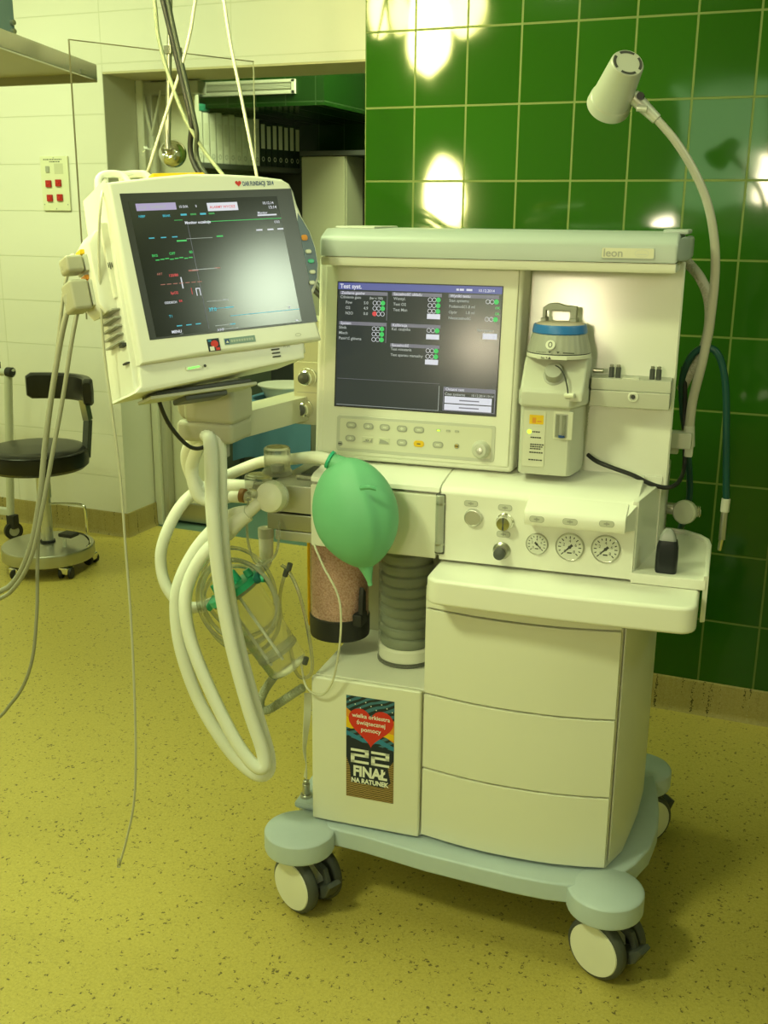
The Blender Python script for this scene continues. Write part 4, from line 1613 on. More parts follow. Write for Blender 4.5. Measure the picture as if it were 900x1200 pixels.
# thin clear line hanging to the floor from the side of the monitor
c = MB()
LP = [(124, 205, -0.155), (118, 240, -0.245), (116, 300, -0.255), (121, 400, -0.265), (131, 480, -0.275), (141, 560, -0.275), (147, 640, -0.275), (153, 720, -0.275), (157, 800, -0.275), (159, 880, -0.270), (157, 940, -0.265), (148, 985, -0.265), (140, 1013, -0.265)]
c.tube([MF @ at(*q) for q in LP], .0022, mat('clear_line', (.52, .50, .38), .3), 8)
t = thing('sampling_line', 'thin clear line dangling from the monitor side down over the floor', 'tube', MF @ at(141, 560, -0.275))
c.part('line', t)
e_ = MF @ at(140, 1013, -0.265)
c = MB()
c.cyl(e_ + Vector((0, 0, .012)), e_ - Vector((.002, 0, .006)), .0042, CLEARD, bev=.001)
c.part('end_fitting', t)

# ---- black lead under the monitor
c = MB()
c.tube([at(*q) for q in ((186, 460, -.17), (188, 475, -.17), (200, 500, -.14), (220, 522, -.105), (236, 525, -.08), (250, 515, -.06))], .0038, BLACK, 10)
c.thing('power_cable', 'short black cable looping from under the monitor to the arm head', 'cable', at(220, 522, -.105), MF)
# ================================================================== BREATHING CIRCUIT
def P(*l):
    return [at(*q) for q in l]


HR = .0128
c = MB()
c.tube(P((263, 569, .10), (240, 574, .10), (226, 560, .07), (219, 535, .04), (228, 514, .0), (243, 511, -.055), (247, 530, -.075), (249, 600, -.085), (257, 680, -.085), (271, 755, -.085),
         (291, 830, -.085), (307, 878, -.085), (309, 899, -.09), (297, 896, -.095), (275, 866, -.095), (246, 808, -.09), (225, 755, -.085), (217, 712, -.075), (222, 680, -.06), (240, 648, -.045), (266, 625, -.025)), HR, HOSE, 14, corr=(.0042, .00028))
c.thing('breathing_hose', 'milky corrugated hose, nearer of the two limbs in the long hanging loop', 'hose', at(271, 755, -.085), MF, 'breathing circuit limbs')
c = MB()
c.tube(P((268, 582, .06), (243, 586, .06), (230, 576, .05), (225, 545, .04), (237, 517, -.005), (254, 511, -.045), (258, 540, -.052), (259, 600, -.056), (266, 680, -.055), (281, 760, -.055),
         (301, 835, -.055), (315, 885, -.055), (313, 906, -.06), (297, 906, -.066), (268, 878, -.066), (235, 825, -.06), (213, 765, -.058), (206, 715, -.05), (211, 680, -.04), (231, 642, -.02), (258, 612, -.01)), HR, HOSE, 14, corr=(.0042, .00028))
c.thing('breathing_hose', 'milky corrugated hose, outer and farther limb of the long hanging loop', 'hose', at(281, 760, -.055), MF, 'breathing circuit limbs')
# filter and Y piece
yf = thing('breathing_filter', 'round white breathing filter with its Y piece in front of the metal block', 'filter', at(320, 582, .01), MF)
fc_ = at(319, 582, .012)
ax_ = Vector((-.02, -.98, .12)).normalized()
f_ = MB()
f_.lathe([(.014, -.030), (.024, -.020), (.029, -.012), (.030, -.004), (.030, .010), (.028, .017), (.020, .022), (.012, .024), (0, .025)], YPC, fc_, ax_, 40)
f_.lathe([(.0295, -.010), (.0315, -.009), (.0315, -.004), (.0295, -.003)], LGREY, fc_, ax_, 40)
f_.part('filter_body', yf)
f_ = MB()
a0 = at(306, 588, .0)
a1 = at(288, 603, -.01)
b1, b2 = at(264, 626, -.022), at(258, 613, -.008)
f_.cyl(a0, a1, .0105, YPC, r1=.0125)
f_.tube([a1 + (a0 - a1) * .1, at(278, 611, -.016), b1], .0168, YPC, 16)
f_.tube([a1 + (a0 - a1) * .1, at(276, 604, -.010), b2], .0160, YPC, 16)
f_.part('y_piece', yf, 'white Y shaped connector')
f_ = MB()
q0, q1 = at(303, 580, .0), at(291, 577, -.01)
f_.cyl(q0, q1, .0085, CLEARD)
f_.cyl(q1, at(291, 586, -.01), .006, CLEARD)
f_.part('sampling_elbow', yf, 'clear elbow')
c = MB()
c.tube(P((291, 584, -.01), (289, 610, -.012), (291, 636, -.012), (297, 655, -.01), (306, 661, -.005), (320, 654, .01), (326, 638, .03), (327, 610, .05)), .0026, CLEARD, 8)
c.thing('sampling_line', 'short clear tube hooking down from the elbow of the white filter', 'tube', at(306, 661, -.005), MF)
# bag hose and bag
c = MB()
c.tube(P((390, 540, -.03), (370, 536, .03), (342, 538, .205), (308, 541, .225), (278, 552, .20), (250, 566, .12), (222, 582, .06), (203, 607, .035), (190, 640, .02), (189, 665, .015), (195, 687, .01), (208, 704, .01), (228, 712, .02), (258, 702, .05), (292, 676, .09), (311, 660, .108), (312, 648, .11)), .0118, HOSE, 14, corr=(.0042, .00025))
c.thing('bag_hose', 'milky hose running left from the green bag and curling behind the hanging loop', 'hose', at(203, 607, .035), MF)

bg = thing('breathing_bag', 'green rubber breathing bag hanging in front of the machine', 'breathing bag', at(414, 600, -.035), MF)
T0, T1 = at(404, 538, -.03), at(430, 665, -.035)
ct = at(413, 597, -.035)
b_ = bmesh.new()
bmesh.ops.create_uvsphere(b_, u_segments=48, v_segments=32, radius=1)
axz = (T0 - T1).normalized()
q_ = Vector((0, 0, 1)).rotation_difference(axz).to_matrix()
hz = (T0 - T1).length / 2
mid = (T0 + T1) / 2
for v_ in b_.verts:
    x, y, z = v_.co
    r_ = math.hypot(x, y)
    t_ = z
    # rounder at the top, tapering below
    rad = (max(0, 1 - abs(t_) ** 2.0)) ** (.54 if t_ > 0 else .66)
    a = math.atan2(y, x)
    rx_, ry_ = .0800, .060
    # moulded seam ridges along the bag
    ridge = 1 + .075 * math.exp(-((a - R(-57)) / .10) ** 2) * (1 - t_ * t_) + .045 * math.exp(-((a - R(-150)) / .2) ** 2) * (1 - t_ * t_)
    ridge -= .05 * math.exp(-((a - R(-40)) / .16) ** 2) * (1 - t_ * t_)
    wr = 1 + .018 * math.sin(9 * a + 3 * t_) * max(0, abs(t_) - .45)
    v_.co = mid + q_ @ Vector((rx_ * rad * math.cos(a) * ridge * wr, ry_ * rad * math.sin(a) * ridge * wr, hz * t_ * 1.02))
bd = MB()
bd.bm(b_, BAGG)
bd.part('bag_body', bg)
tl = MB()
tl.tube([at(425, 648, -.035), at(428, 660, -.036), at(431, 672, -.038), at(434, 686, -.038)], lambda u: .024 - .0195 * min(1, u * 1.15), BAGG, 14)
tl.part('tail', bg)
nk = MB()
n0 = at(404, 548, -.03)
n1 = at(389, 540, -.03)
nk.cyl(n0, n1, .019, BAGG, r1=.0145)
dn = (n1 - n0).normalized()
nk.lathe([(.0145, 0), (.0175, .001), (.0175, .006), (.0145, .007)], GREEN2, n1, dn, 28)
nk.part('neck', bg, 'neck with a teal ring')
sl = MB()
sl.tube(P((423, 572, -.092), (432, 571, -.097), (441, 573, -.094)), .0042, mat('bag_fold', (.12, .40, .21), .5), 8)
sl.part('fold', bg)

# ---- suction jar
L0, L1 = at(274, 690, .005), at(340, 784, .03)
ja = (L1 - L0).normalized()
jl = (L1 - L0).length
sj = thing('suction_jar', 'clear tilted suction jar with a green lid hanging under the breathing block', 'jar', L1, MF)
j = MB()
j.lathe([(.050, .006), (.049, .03), (.043, jl - .012), (.040, jl - .004), (.030, jl), (0, jl + .001)], CLEAR, L0, ja, 36)
j.lathe([(.051, .004), (.0535, .006), (.0535, .012), (.051, .014)], CLEARD, L0, ja, 36)
j.lathe([(.0437, jl - .05), (.0455, jl - .048), (.0455, jl - .044), (.0437, jl - .042)], CLEARD, L0, ja, 36)
j.part('jar_body', sj)
j = MB()
j.lathe([(0, -.016), (.020, -.016), (.024, -.010), (.050, -.008), (.056, -.005), (.056, .007), (.051, .008)], GREEN2, L0, ja, 36)
sidev = ja.cross(Vector((0, -1, 0))).normalized()
for s_, h_, r_ in ((.035, .020, .008), (-.02, .026, .0075), (-.048, .014, .009)):
    o_ = L0 + sidev * s_ - ja * .008
    j.cyl(o_, o_ - ja * h_, r_, GREEN2, r1=r_ * .8)
o_ = L0 - sidev * .054
j.cyl(o_, o_ - sidev * .018 + ja * .012, .010, GREEN2, r1=.008)
o_ = L0 + sidev * .054
j.cyl(o_ - sidev * .006, o_ + sidev * .022 + ja * .01, .010, GREEN2, r1=.007)
j.part('lid', sj, 'green lid with spouts')
j = MB()
for s_, w_ in ((.010, .0030), (-.018, .0030)):
    o_ = L0 + sidev * s_ - Vector((0, .03, 0)) + ja * .02
    j.cyl(o_, o_ + ja * (jl - .05), w_, PWHITE)
j.part('inner_tubes', sj)
j = MB()
o_ = L0 - sidev * .052 + ja * .004
j.lathe([(.004, 0), (.011, .002), (.011, .016), (.004, .018)], mat('cap_teal', (.01, .14, .13), .4), o_, -sidev, 20)
j.part('side_cap', sj)
# ---- coiled clear tubing round the jar
c = MB()
cc_ = at(279, 704, .022)
pts = []
for k in range(4 * 22 + 1):
    a = 2 * PI * k / 22
    t_ = k / 88
    rr = .080 + .012 * math.sin(2.3 * a * .3) + .006 * t_
    tilt = .35
    x = rr * math.cos(a) * 1.0
    z = rr * 1.08 * math.sin(a)
    pts.append(cc_ + Vector((x + .010 * t_, -.004 + .026 * math.sin(a * .25 + .4) - .12 * z * tilt, z + .012 * math.sin(a * .5))))
c.tube(pts, .0042, mat('coil_clear', (.72, .72, .62), .12, trans=.75, ior=1.25, alpha=.85), 8, n=2)
c.thing('suction_tubing', 'coil of clear suction tubing looped around the tilted jar', 'tube', cc_, MF)
c = MB()
c.tube(P((330, 662, .05), (340, 672, .05), (352, 700, .04), (362, 745, .03), (366, 780, .02), (361, 793, .02), (350, 792, .03), (340, 770, .04), (332, 735, .05), (328, 700, .05), (334, 672, .055)), .0035, CLEARD, 8)
t = c.thing('suction_tubing', 'clear tube dropping beside the left edge of the pink canister', 'tube', at(352, 700, .04), MF)
c = MB()
for q in ((334, 675, .045), (338, 668, .045), (357, 778, .02)):
    p = at(*q)
    c.cyl(p, p + Vector((.004, 0, .014)), .0055, DGREY)
c.part('clamp', t, 'small black tube clamps')
c = MB()
c.tube(P((368, 638, .0), (379, 664, -.012), (393, 690, -.018), (399, 712, -.018), (399, 745, -.015), (394, 782, -.004), (388, 802, .004), (378, 814, .012), (366, 812, .014), (357, 800, .02), (352, 770, .04)), .0022, mat('clear_line2', (.66, .64, .50), .25), 8)
c.thing('sampling_line', 'thin clear line looping across the front of the pink canister and cabinet', 'tube', at(399, 745, -.015), MF)
c = MB()
c.tube(P((322, 792, .03), (312, 806, .03), (305, 822, .03), (308, 832, .03), (318, 830, .03), (336, 818, .035), (356, 805, .04)), .0085, mat('drain_hose', (.40, .42, .30), .45), 12, corr=(.005, .0010))
c.thing('drain_hose', 'short grey ribbed hose bent in a V below the suction jar', 'hose', at(305, 822, .03), MF)
c = MB()
fr_ = P((361, 812, .06), (360, 840, .06), (358, 862, .06), (357, 880, .06), (359, 896, .065), (358, 912, .082))
vs, fs = [], []
for i, p in enumerate(catmull(fr_, 4)):
    a = .4 + i * .10
    d__ = Vector((math.cos(a), math.sin(a), 0)) * .0078
    nn_ = Vector((-math.sin(a), math.cos(a), 0)) * .0008
    vs += [p - d__ - nn_, p + d__ - nn_, p + d__ + nn_, p - d__ + nn_]
for i in range(len(vs) // 4 - 1):
    for a_i in range(4):
        b_i = (a_i + 1) % 4
        fs.append([4 * i + a_i, 4 * i + b_i, 4 * i + 4 + b_i, 4 * i + 4 + a_i])
c.add(vs, fs, PAPER)
c.thing('strap', 'narrow white strap hanging to the small steel post on the pale blue base', 'strap', at(358, 862, .06), MF)

# ---- black cable on the right of the machine
c = MB()
c.tube(P((689, 533, .197), (700, 541, .18), (720, 549, .172), (742, 557, .172), (760, 566, .176), (776, 571, .184), (788, 570, .20), (797, 562, .25), (802, 545, .32), (802, 500, .336), (803, 455, .337), (800, 430, .35)), .0042, BLACK, 10)
c.thing('power_cable', 'black cable drooping from behind the vaporizer to the right edge of the console', 'cable', at(745, 558, .176), MF)
# ---- teal oxygen hose
th = thing('oxygen_hose', 'dark teal hose arching over beside the green wall', 'hose', at(833, 407, .31), MF)
c = MB()
c.tube(P((790, 640, .46), (800, 612, .42), (808, 580, .385), (806, 530, .365), (800, 480, .35), (800, 443, .34), (810, 418, .33), (824, 408, .32), (838, 411, .315), (847, 430, .315), (851, 465, .315), (851, 520, .315), (851, 588, .315)), .0068, TEAL, 12)
c.part('tube', th)
c = MB()
c.cyl(at(851, 584, .315), at(849, 600, .315), .0085, LGREY, bev=.001)
c.cyl(at(849, 600, .315), at(846, 632, .315), .0068, STEEL)
c.cyl(at(846, 628, .315), at(843, 645, .315), .0052, CHROME, r1=.0042, bev=.001)
c.part('end_fitting', th, 'chrome end fitting')
# ---- grey hose from behind the cap
c = MB()
c.tube(P((800, 300, .352), (808, 310, .352), (820, 325, .345), (829, 345, .34), (832, 370, .335), (828, 398, .335), (818, 424, .34), (806, 442, .345), (798, 458, .352)), .0098, mat('hose_grey', (.44, .42, .34), .45), 14, corr=(.0044, .0004))
c.thing('flexible_hose', 'grey flexible hose curving from behind the top cap to the machine side', 'hose', at(832, 370, .335), MF)
# ---- examination lamp on its gooseneck
lm = thing('examination_lamp', 'silver gooseneck lamp with its head tipped over against the green tiles', 'lamp', at(808, 505, .325), MF)
c = MB()
NP = P((808, 500, .328), (812, 468, .325), (824, 420, .315), (833, 370, .305), (838, 320, .295), (837, 280, .285), (829, 238, .275), (813, 200, .265), (792, 166, .255), (770, 140, .25))
c.tube(NP, lambda u: .0094 - .0022 * u, mat('gooseneck', (.50, .48, .40), .45, .15), 14)
c.part('gooseneck', lm)
c = MB()
c.cyl(at(807, 524, .328), at(808, 498, .328), .0118, LGREY, r1=.0100, bev=.002)
c.box(at(802, 530, .328) - Vector((.0, .010, .008)), at(812, 516, .328) + Vector((.002, .010, .0)), LGREY, .003)
c.part('mount', lm)
HT, HB = at(735.5, 74, .185), at(713, 124, .262)
hd_ = (HB - HT).normalized()
hl = (HB - HT).length
c = MB()
LAMPG = mat('lamp_silver', (.60, .60, .52), .38, .35)
c.lathe([(0, -.001), (.027, -.001), (.029, .002), (.036, hl * .80), (.0372, hl * .82), (.0385, hl * .84), (.0400, hl), (.036, hl + .002), (.034, hl - .01), (0, hl - .012)], LAMPG, HT, hd_, 44)
hdo = c.part('lamp_head', lm)
u1 = hd_.orthogonal().normalized()
u2 = hd_.cross(u1)
for k in range(4):
    c = MB()
    vs, fs = [], []
    for i in range(9):
        a = R(90 * k + 12 + 66 * i / 8)
        for rr, hh in ((.0205, -.0016), (.0255, -.0016)):
            vs.append(HT + hd_ * hh + (u1 * math.cos(a) + u2 * math.sin(a)) * rr)
    for i in range(8):
        fs.append([2 * i, 2 * i + 1, 2 * i + 3, 2 * i + 2])
    c.add(vs, fs, INK)
    c.part('cooling_slot', hdo)
c = MB()
J0, J1 = at(741, 112, .245), at(770, 140, .25)
c.cyl(J0, J0.lerp(J1, .55), .0125, LAMPG, r1=.0115, bev=.002)
c.cyl(J0.lerp(J1, .5), J1, .0112, LAMPG, r1=.0095, bev=.001)
kx = at(751, 113, .235)
c.cyl(kx + Vector((0, -.012, 0)), kx + Vector((0, .004, 0)), .0065, BLACK)
c.cyl(J0.lerp(J1, .35) + Vector((-.006, -.012, -.008)), J0.lerp(J1, .35) + Vector((.012, -.012, -.010)), .0055, LAMPG)
c.part('joint', lm)
c = MB()
ys = at(716, 135, .235)
c.lathe([(.026, 0), (.026, .004), (0, .005)], CLEARD, HB - hd_ * .008, hd_, 30)
c.part('lens', lm)

# ---- small dark bottle on the wing shelf
pb = MFI @ atz(780, 670, .792)
bo = thing('bottle', 'small black bottle with a grey shoulder on the right wing shelf', 'bottle', pb, MF)
c = MB()
sect = [(0, .0178, .0125), (.004, .019, .0135), (.030, .0195, .0135), (.048, .0188, .0125), (.060, .016, .0105)]
vs, fs = [], []
for h_, a_, d__ in sect:
    for (x, y) in rrect(0, 0, 2 * a_, 2 * d__, d__ * .6, 4):
        vs.append((pb.x + x, pb.y + y, .792 + h_))
n_ = len(vs) // len(sect)
for i in range(len(sect) - 1):
    for k in range(n_):
        fs.append([i * n_ + k, i * n_ + (k + 1) % n_, (i + 1) * n_ + (k + 1) % n_, (i + 1) * n_ + k])
fs.append(list(range(n_))[::-1])
fs.append([(len(sect) - 1) * n_ + k for k in range(n_)])
c.add(vs, fs, mat('bottle_black', (.012, .014, .020), .3))
c.part('body', bo)
c = MB()
vs, fs = [], []
sect = [(.0595, .0155, .0100), (.068, .0135, .0085), (.076, .0095, .006), (.081, .0045, .003)]
for h_, a_, d__ in sect:
    for (x, y) in rrect(-.001, 0, 2 * a_, 2 * d__, d__ * .6, 4):
        vs.append((pb.x + x, pb.y + y, .792 + h_))
for i in range(len(sect) - 1):
    for k in range(n_):
        fs.append([i * n_ + k, i * n_ + (k + 1) % n_, (i + 1) * n_ + (k + 1) % n_, (i + 1) * n_ + k])
fs.append([(len(sect) - 1) * n_ + k for k in range(n_)])
fs.append(list(range(n_))[::-1])
c.add(vs, fs, mat('bottle_grey', (.26, .27, .26), .25))
c.part('shoulder', bo, 'grey shoulder')

# ================================================================== THE ROOM'S LOOSE THINGS
# ---- stool
fl0 = atz(57, 645, .075)
SX, SYY = fl0.x, fl0.y + .0
stl = thing('stool', 'black padded swivel stool with a steel disc base beside the white wall', 'stool', (SX, SYY, 0))
print('stool at', SX, SYY)
c = MB()
c.lathe([(.170, .052), (.182, .054), (.184, .060), (.184, .098), (.180, .104), (.06, .112), (0, .112)], STEEL, (SX, SYY, 0), seg=64)
c.part('disc_base', stl)
sc_ = atw(48, 536, SYY)
zs_ = sc_.z
c = MB()
c.cyl((SX, SYY, .108), (SX, SYY, .122), .030, BLACK, bev=.002)
c.cyl((SX, SYY, .12), (SX, SYY, zs_ - .02), .0235, ALU)
c.cyl((SX, SYY, .30), (SX, SYY, zs_ - .02), .028, ALU)
c.part('column', stl)
sx0 = sc_.x - .02
c = MB()
c.lathe([(.15, zs_ - .045), (.185, zs_ - .043), (.200, zs_ - .030), (.203, zs_ + .0), (.200, zs_ + .026), (.186, zs_ + .040), (.15, zs_ + .046), (0, zs_ + .050)], VINYL, (sx0, SYY, 0), seg=64)
c.lathe([(.199, zs_ + .027), (.2025, zs_ + .030), (.199, zs_ + .033)], VINYL, (sx0, SYY, 0), seg=64)
c.part('seat', stl, 'round black padded seat')
bc = atw(72, 456, SYY + .10)
c = MB()
vs, fs = [], []
NBK = 20
secs = [(-.052, -.010), (-.044, -.019), (.0, -.022), (.044, -.019), (.052, -.010), (.052, .012), (.044, .020), (.0, .022), (-.044, .020), (-.052, .012)]
for i in range(NBK + 1):
    u = i / NBK
    a = R(-76 + 112 * u)
    rr = .205
    cxx, cyy = bc.x - .03, bc.y - .13
    ddx, ddy = math.sin(a + R(28)), math.cos(a + R(28))
    sh_ = 1 if 0 < i < NBK else .75
    for hz_, dr_ in secs:
        vs.append((cxx + (rr + dr_ * sh_) * ddx, cyy + (rr + dr_ * sh_) * ddy, bc.z + hz_ * sh_))
m_ = len(secs)
for i in range(NBK):
    for k in range(m_):
        fs.append([i * m_ + k, i * m_ + (k + 1) % m_, (i + 1) * m_ + (k + 1) % m_, (i + 1) * m_ + k])
fs += [list(range(m_)), [NBK * m_ + k for k in range(m_)][::-1]]
c.add(vs, fs, VINYL)
c.part('backrest', stl, 'curved black padded backrest')
s0 = atw(98, 468, SYY + .12)
s1 = atw(103, 492, SYY + .13)
s2 = atw(101, 536, SYY + .10)
c = MB()
for a, b, w_ in ((s0, s1, .020), (s1, s2, .018)):
    c.tube([a, b], w_, STEEL if w_ > .019 else DGREY, 4, smooth=False)
c.tube([s2 + Vector((0, 0, .01)), Vector((s2.x - .06, s2.y - .04, zs_ - .05)), Vector((sx0 + .05, SYY + .03, zs_ - .052))], .012, STEEL, 8)
c.cyl(s2 - Vector((.012, .02, .0)), s2 + Vector((.014, -.03, .0)), .010, CHROME, bev=.002)
c.part('backrest_bar', stl)
c = MB()
fp0 = Vector((SX + .07, SYY + .06, .115))
c.tube([(SX + .02, SYY + .0, .275), (SX + .10, SYY + .035, .275), (SX + .145, SYY + .05, .270), (SX + .155, SYY + .052, .255), (SX + .158, SYY + .052, .20), (SX + .158, SYY + .052, .150)], .0048, CHROME, 8)
c.tube([(SX + .07, SYY + .04, .148), (SX + .13, SYY + .05, .148), (SX + .18, SYY + .03, .138), (SX + .205, SYY + .0, .125), (SX + .20, SYY - .01, .118)], .0048, CHROME, 8)
c.cyl((SX + .10, SYY - .02, .108), (SX + .10, SYY - .02, .145), .008, LGREY)
c.box((SX + .06, SYY - .01, .142), (SX + .125, SYY + .045, .158), BLACK, .005)
c.part('foot_lever', stl)
for k in range(5):
    a = R(-100 + 72 * k)
    px_, py_ = SX + .165 * math.cos(a), SYY + .165 * math.sin(a)
    c = MB()
    c.box((px_ - .022, py_ - .022, .020), (px_ + .022, py_ + .022, .050), CHROME, .006)
    c.cyl((px_, py_, .045), (px_, py_, .060), .008, STEEL)
    o_ = c.part('caster', stl)
    for s_ in (-1, 1):
        w_ = MB()
        dx_, dy_ = math.cos(a + .8), math.sin(a + .8)
        w_.cyl((px_ + s_ * .012 * dx_, py_ + s_ * .012 * dy_, .024), (px_ + s_ * .027 * dx_, py_ + s_ * .027 * dy_, .024), .024, BLACK, bev=.003)
        w_.part('wheel', o_)

# ---- edge of a stand at the far left
CY_ = 3.56
ck = atw(15, 612, CY_)
cz = atw(4, 436, CY_)
cs_ = thing('equipment_stand', 'grey pole of a wheeled stand cut off by the photo edge behind the stool', 'stand', (ck.x, CY_, 0))
c = MB()
c.cyl((ck.x - .01, CY_, .10), (cz.x + .025, CY_, cz.z - .01), .017, LGREY)
c.part('pole', cs_)
c = MB()
c.tube([(cz.x - .30, CY_, cz.z + .0), (cz.x + .02, CY_, cz.z), (cz.x + .045, CY_, cz.z + .002)], .016, LGREY, 12)
c.lathe([(.016, 0), (.021, .003), (.021, .03), (.012, .036)], BLACK, (cz.x + .02, CY_ - .002, cz.z + .002), (1, 0, 0), 20)
c.lathe([(.014, 0), (.014, .03), (0, .032)], BLACK, (cz.x - .03, CY_, cz.z + .012), (0, 0, 1), 16)
c.part('top_rail', cs_)
c = MB()
c.box((cz.x - .42, CY_ - .016, .11), (ck.x, CY_ + .016, .14), LGREY, .004)
c.part('foot_bar', cs_)
for ox in (0, -.40):
    c = MB()
    c.box((ck.x - .022 + ox, CY_ - .018, .050), (ck.x + .022 + ox, CY_ + .018, .115), BLACK, .006)
    o_ = c.part('caster', cs_)
    c = MB()
    c.lathe([(.025, -.012), (.040, -.010), (.040, .010), (.025, .012)], BLACK, (ck.x + ox, CY_, .040), (.85, -.5, 0), 26)
    c.lathe([(0, -.013), (.022, -.013), (.022, .013), (0, .013)], GREY, (ck.x + ox, CY_, .040), (.85, -.5, 0), 20)
    c.part('wheel', o_)

# ---- ceiling pendant arm with its shelf
A_ = Vector((-2.157, 2.90, 0))
dirB = Vector((.283, -.959, 0))
B_ = A_ + dirB * 1.05
pd = thing('pendant_shelf', 'metal edged pendant shelf hanging high up before the white wall', 'pendant', (-2.6, 2.4, 2.8))
c = MB()
pol = [(A_.x, A_.y), (B_.x, B_.y), (B_.x - .75, B_.y), (A_.x - 1.0, A_.y)]
c.prism([(A_.x - .01, A_.y - .01), (B_.x - .012, B_.y + .01), (B_.x - .74, B_.y + .01), (A_.x - .98, A_.y - .01)], 1.815, 1.831, mat('shelf_under', (.50, .46, .28), .5), 'z')
c.part('shelf_board', pd)
c = MB()


def lip(a, b, z0, z1, w, mt_):
    a, b = Vector(a), Vector(b)
    d__ = (b - a).normalized()
    n__ = Vector((d__.y, -d__.x, 0)) * w
    c.prism([(a.x, a.y), (b.x, b.y), (b.x + n__.x, b.y + n__.y), (a.x + n__.x, a.y + n__.y)], z0, z1, mt_, 'z', .002)


lip((B_.x, B_.y, 0), (A_.x, A_.y, 0), 1.797, 1.842, -.014, STEEL)
lip((A_.x, A_.y, 0), (A_.x - 1.0, A_.y, 0), 1.790, 1.825, -.012, mat('lip_olive', (.34, .31, .18), .4, .3))
lip((B_.x - .75, B_.y, 0), (B_.x, B_.y, 0), 1.802, 1.838, -.012, STEEL)
c.part('edge_rail', pd)
c = MB()
for t_ in (.15, .28, .88):
    q = A_ + dirB * (1.05 * (1 - t_))
    c.box((q.x - .004, q.y - .012, 1.795), (q.x + .008, q.y + .012, 1.812), STEEL, .002)
c.part('rail_clamp', pd)
c = MB()
c.cyl((-2.55, 2.35, 1.83), (-2.55, 2.35, 2.8), .07, LGREY)
c.part('column', pd)
e0 = atw(18, 30, 2.50)
eb = thing('equipment_box', 'blue grey instrument case standing on the pendant shelf', 'case', (e0.x - .13, 2.40, 1.831))
c = MB()
c.box((e0.x - .24, 2.29, 1.836), (e0.x, 2.50, 2.08), mat('case_blue', (.15, .22, .24), .45), .006)
c.part('case_body', eb)
c = MB()
c.box((e0.x - .02, 2.2865, 1.85), (e0.x - .005, 2.292, 2.07), GREY, .002)
c.part('front_trim', eb)
for k in range(3):
    MB().cyl((e0.x, 2.485, 1.850 + .022 * k), (e0.x + .010, 2.485, 1.850 + .022 * k), .007, STEEL).part('connector', eb)
for sx_ in (-.22, -.03):
    MB().box((e0.x + sx_, 2.31, 1.831), (e0.x + sx_ + .02, 2.48, 1.837), BLACK).part('foot', eb)

# ---- rod with its chrome ball, clear sheet, gas lines
RY = 2.82
rb_, rt_ = atw(202.5, 180, RY), atw(205, 0, RY)
rd = thing('hanging_rod', 'thin steel rod ending in a chrome ball above the monitor', 'rod', rb_)
c = MB()
dirr = (rt_ - rb_).normalized()
c.cyl(rb_ + Vector((.004, -.030, .01)), rb_ + Vector((.004, -.030, .01)) + dirr * .42, .0075, STEEL)
top_ = rb_ + Vector((.004, -.030, .01)) + dirr * .40
c.cyl(top_, (top_.x + .01, top_.y, 2.8), .0075, STEEL)
c.cyl(rb_ + Vector((.004, -.030, .01)), rb_ + Vector((.004, -.030, .10)), .0095, STEEL, bev=.001)
c.part('rod', rd)
c = MB()
c.lathe([(0, -.040), (.016, -.037), (.029, -.029), (.038, -.014), (.041, 0), (.038, .014), (.029, .027), (.020, .033), (.014, .030), (.012, .022), (0, .022)], CHROME, rb_, (.15, -.95, .15), 44)
c.part('ball', rd, 'chrome ball end')
shA, shB = Vector((-2.0218, 2.60, 0)), Vector((-1.7452, 3.1462, 0))
ds_ = (shB - shA).normalized()
SHX = Matrix.Translation(shA) @ Matrix((ds_, Vector((-ds_.y, ds_.x, 0)), Vector((0, 0, 1)))).transposed().to_4x4()
LSH = (shB - shA).length
ps = thing('acrylic_screen', 'large clear acrylic sheet hanging behind the monitor cables', 'screen', SHX @ Vector((LSH / 2, 0, 1.2)))
c = MB(SHX)
c.box((.002, -.003, 1.10), (LSH - .002, .003, 1.8623), ACRYL)
c.part('sheet', ps)
c = MB(SHX)
c.box((0, -.0032, 1.8623), (LSH, .0032, 1.8650), EDGE)
c.box((0, -.0032, 1.10), (.0022, .0032, 1.8623), EDGE)
c.box((LSH - .0022, -.0032, 1.10), (LSH, .0032, 1.8623), mat('acrylic_edge_pale', (.62, .60, .44), .3))
c.part('sheet_edges', ps)
c = MB()
cl_ = rb_ + Vector((.004, -.030, .01)) + dirr * .27
c.box(cl_ - Vector((.012, .012, .012)), cl_ + Vector((.012, .05, .012)), STEEL, .002)
c.part('clamp', ps)

tgt = MF @ Vector((-.22, .40, 1.12))
GYW = 2.45


def line(name, label, cat, px, r_, mt_, end=None, yw=GYW):
    c = MB()
    pts = [atw(x, y, yw) for x, y in px]
    a = pts[0].copy()
    up = (pts[0] - pts[1]).normalized()
    top = a + up * ((2.8 - a.z) / up.z)
    pts = [top, a.lerp(top, .3)] + pts + (end or [])
    c.tube(pts, r_, mt_, 10)
    return c.thing(name, label, cat, pts[2])


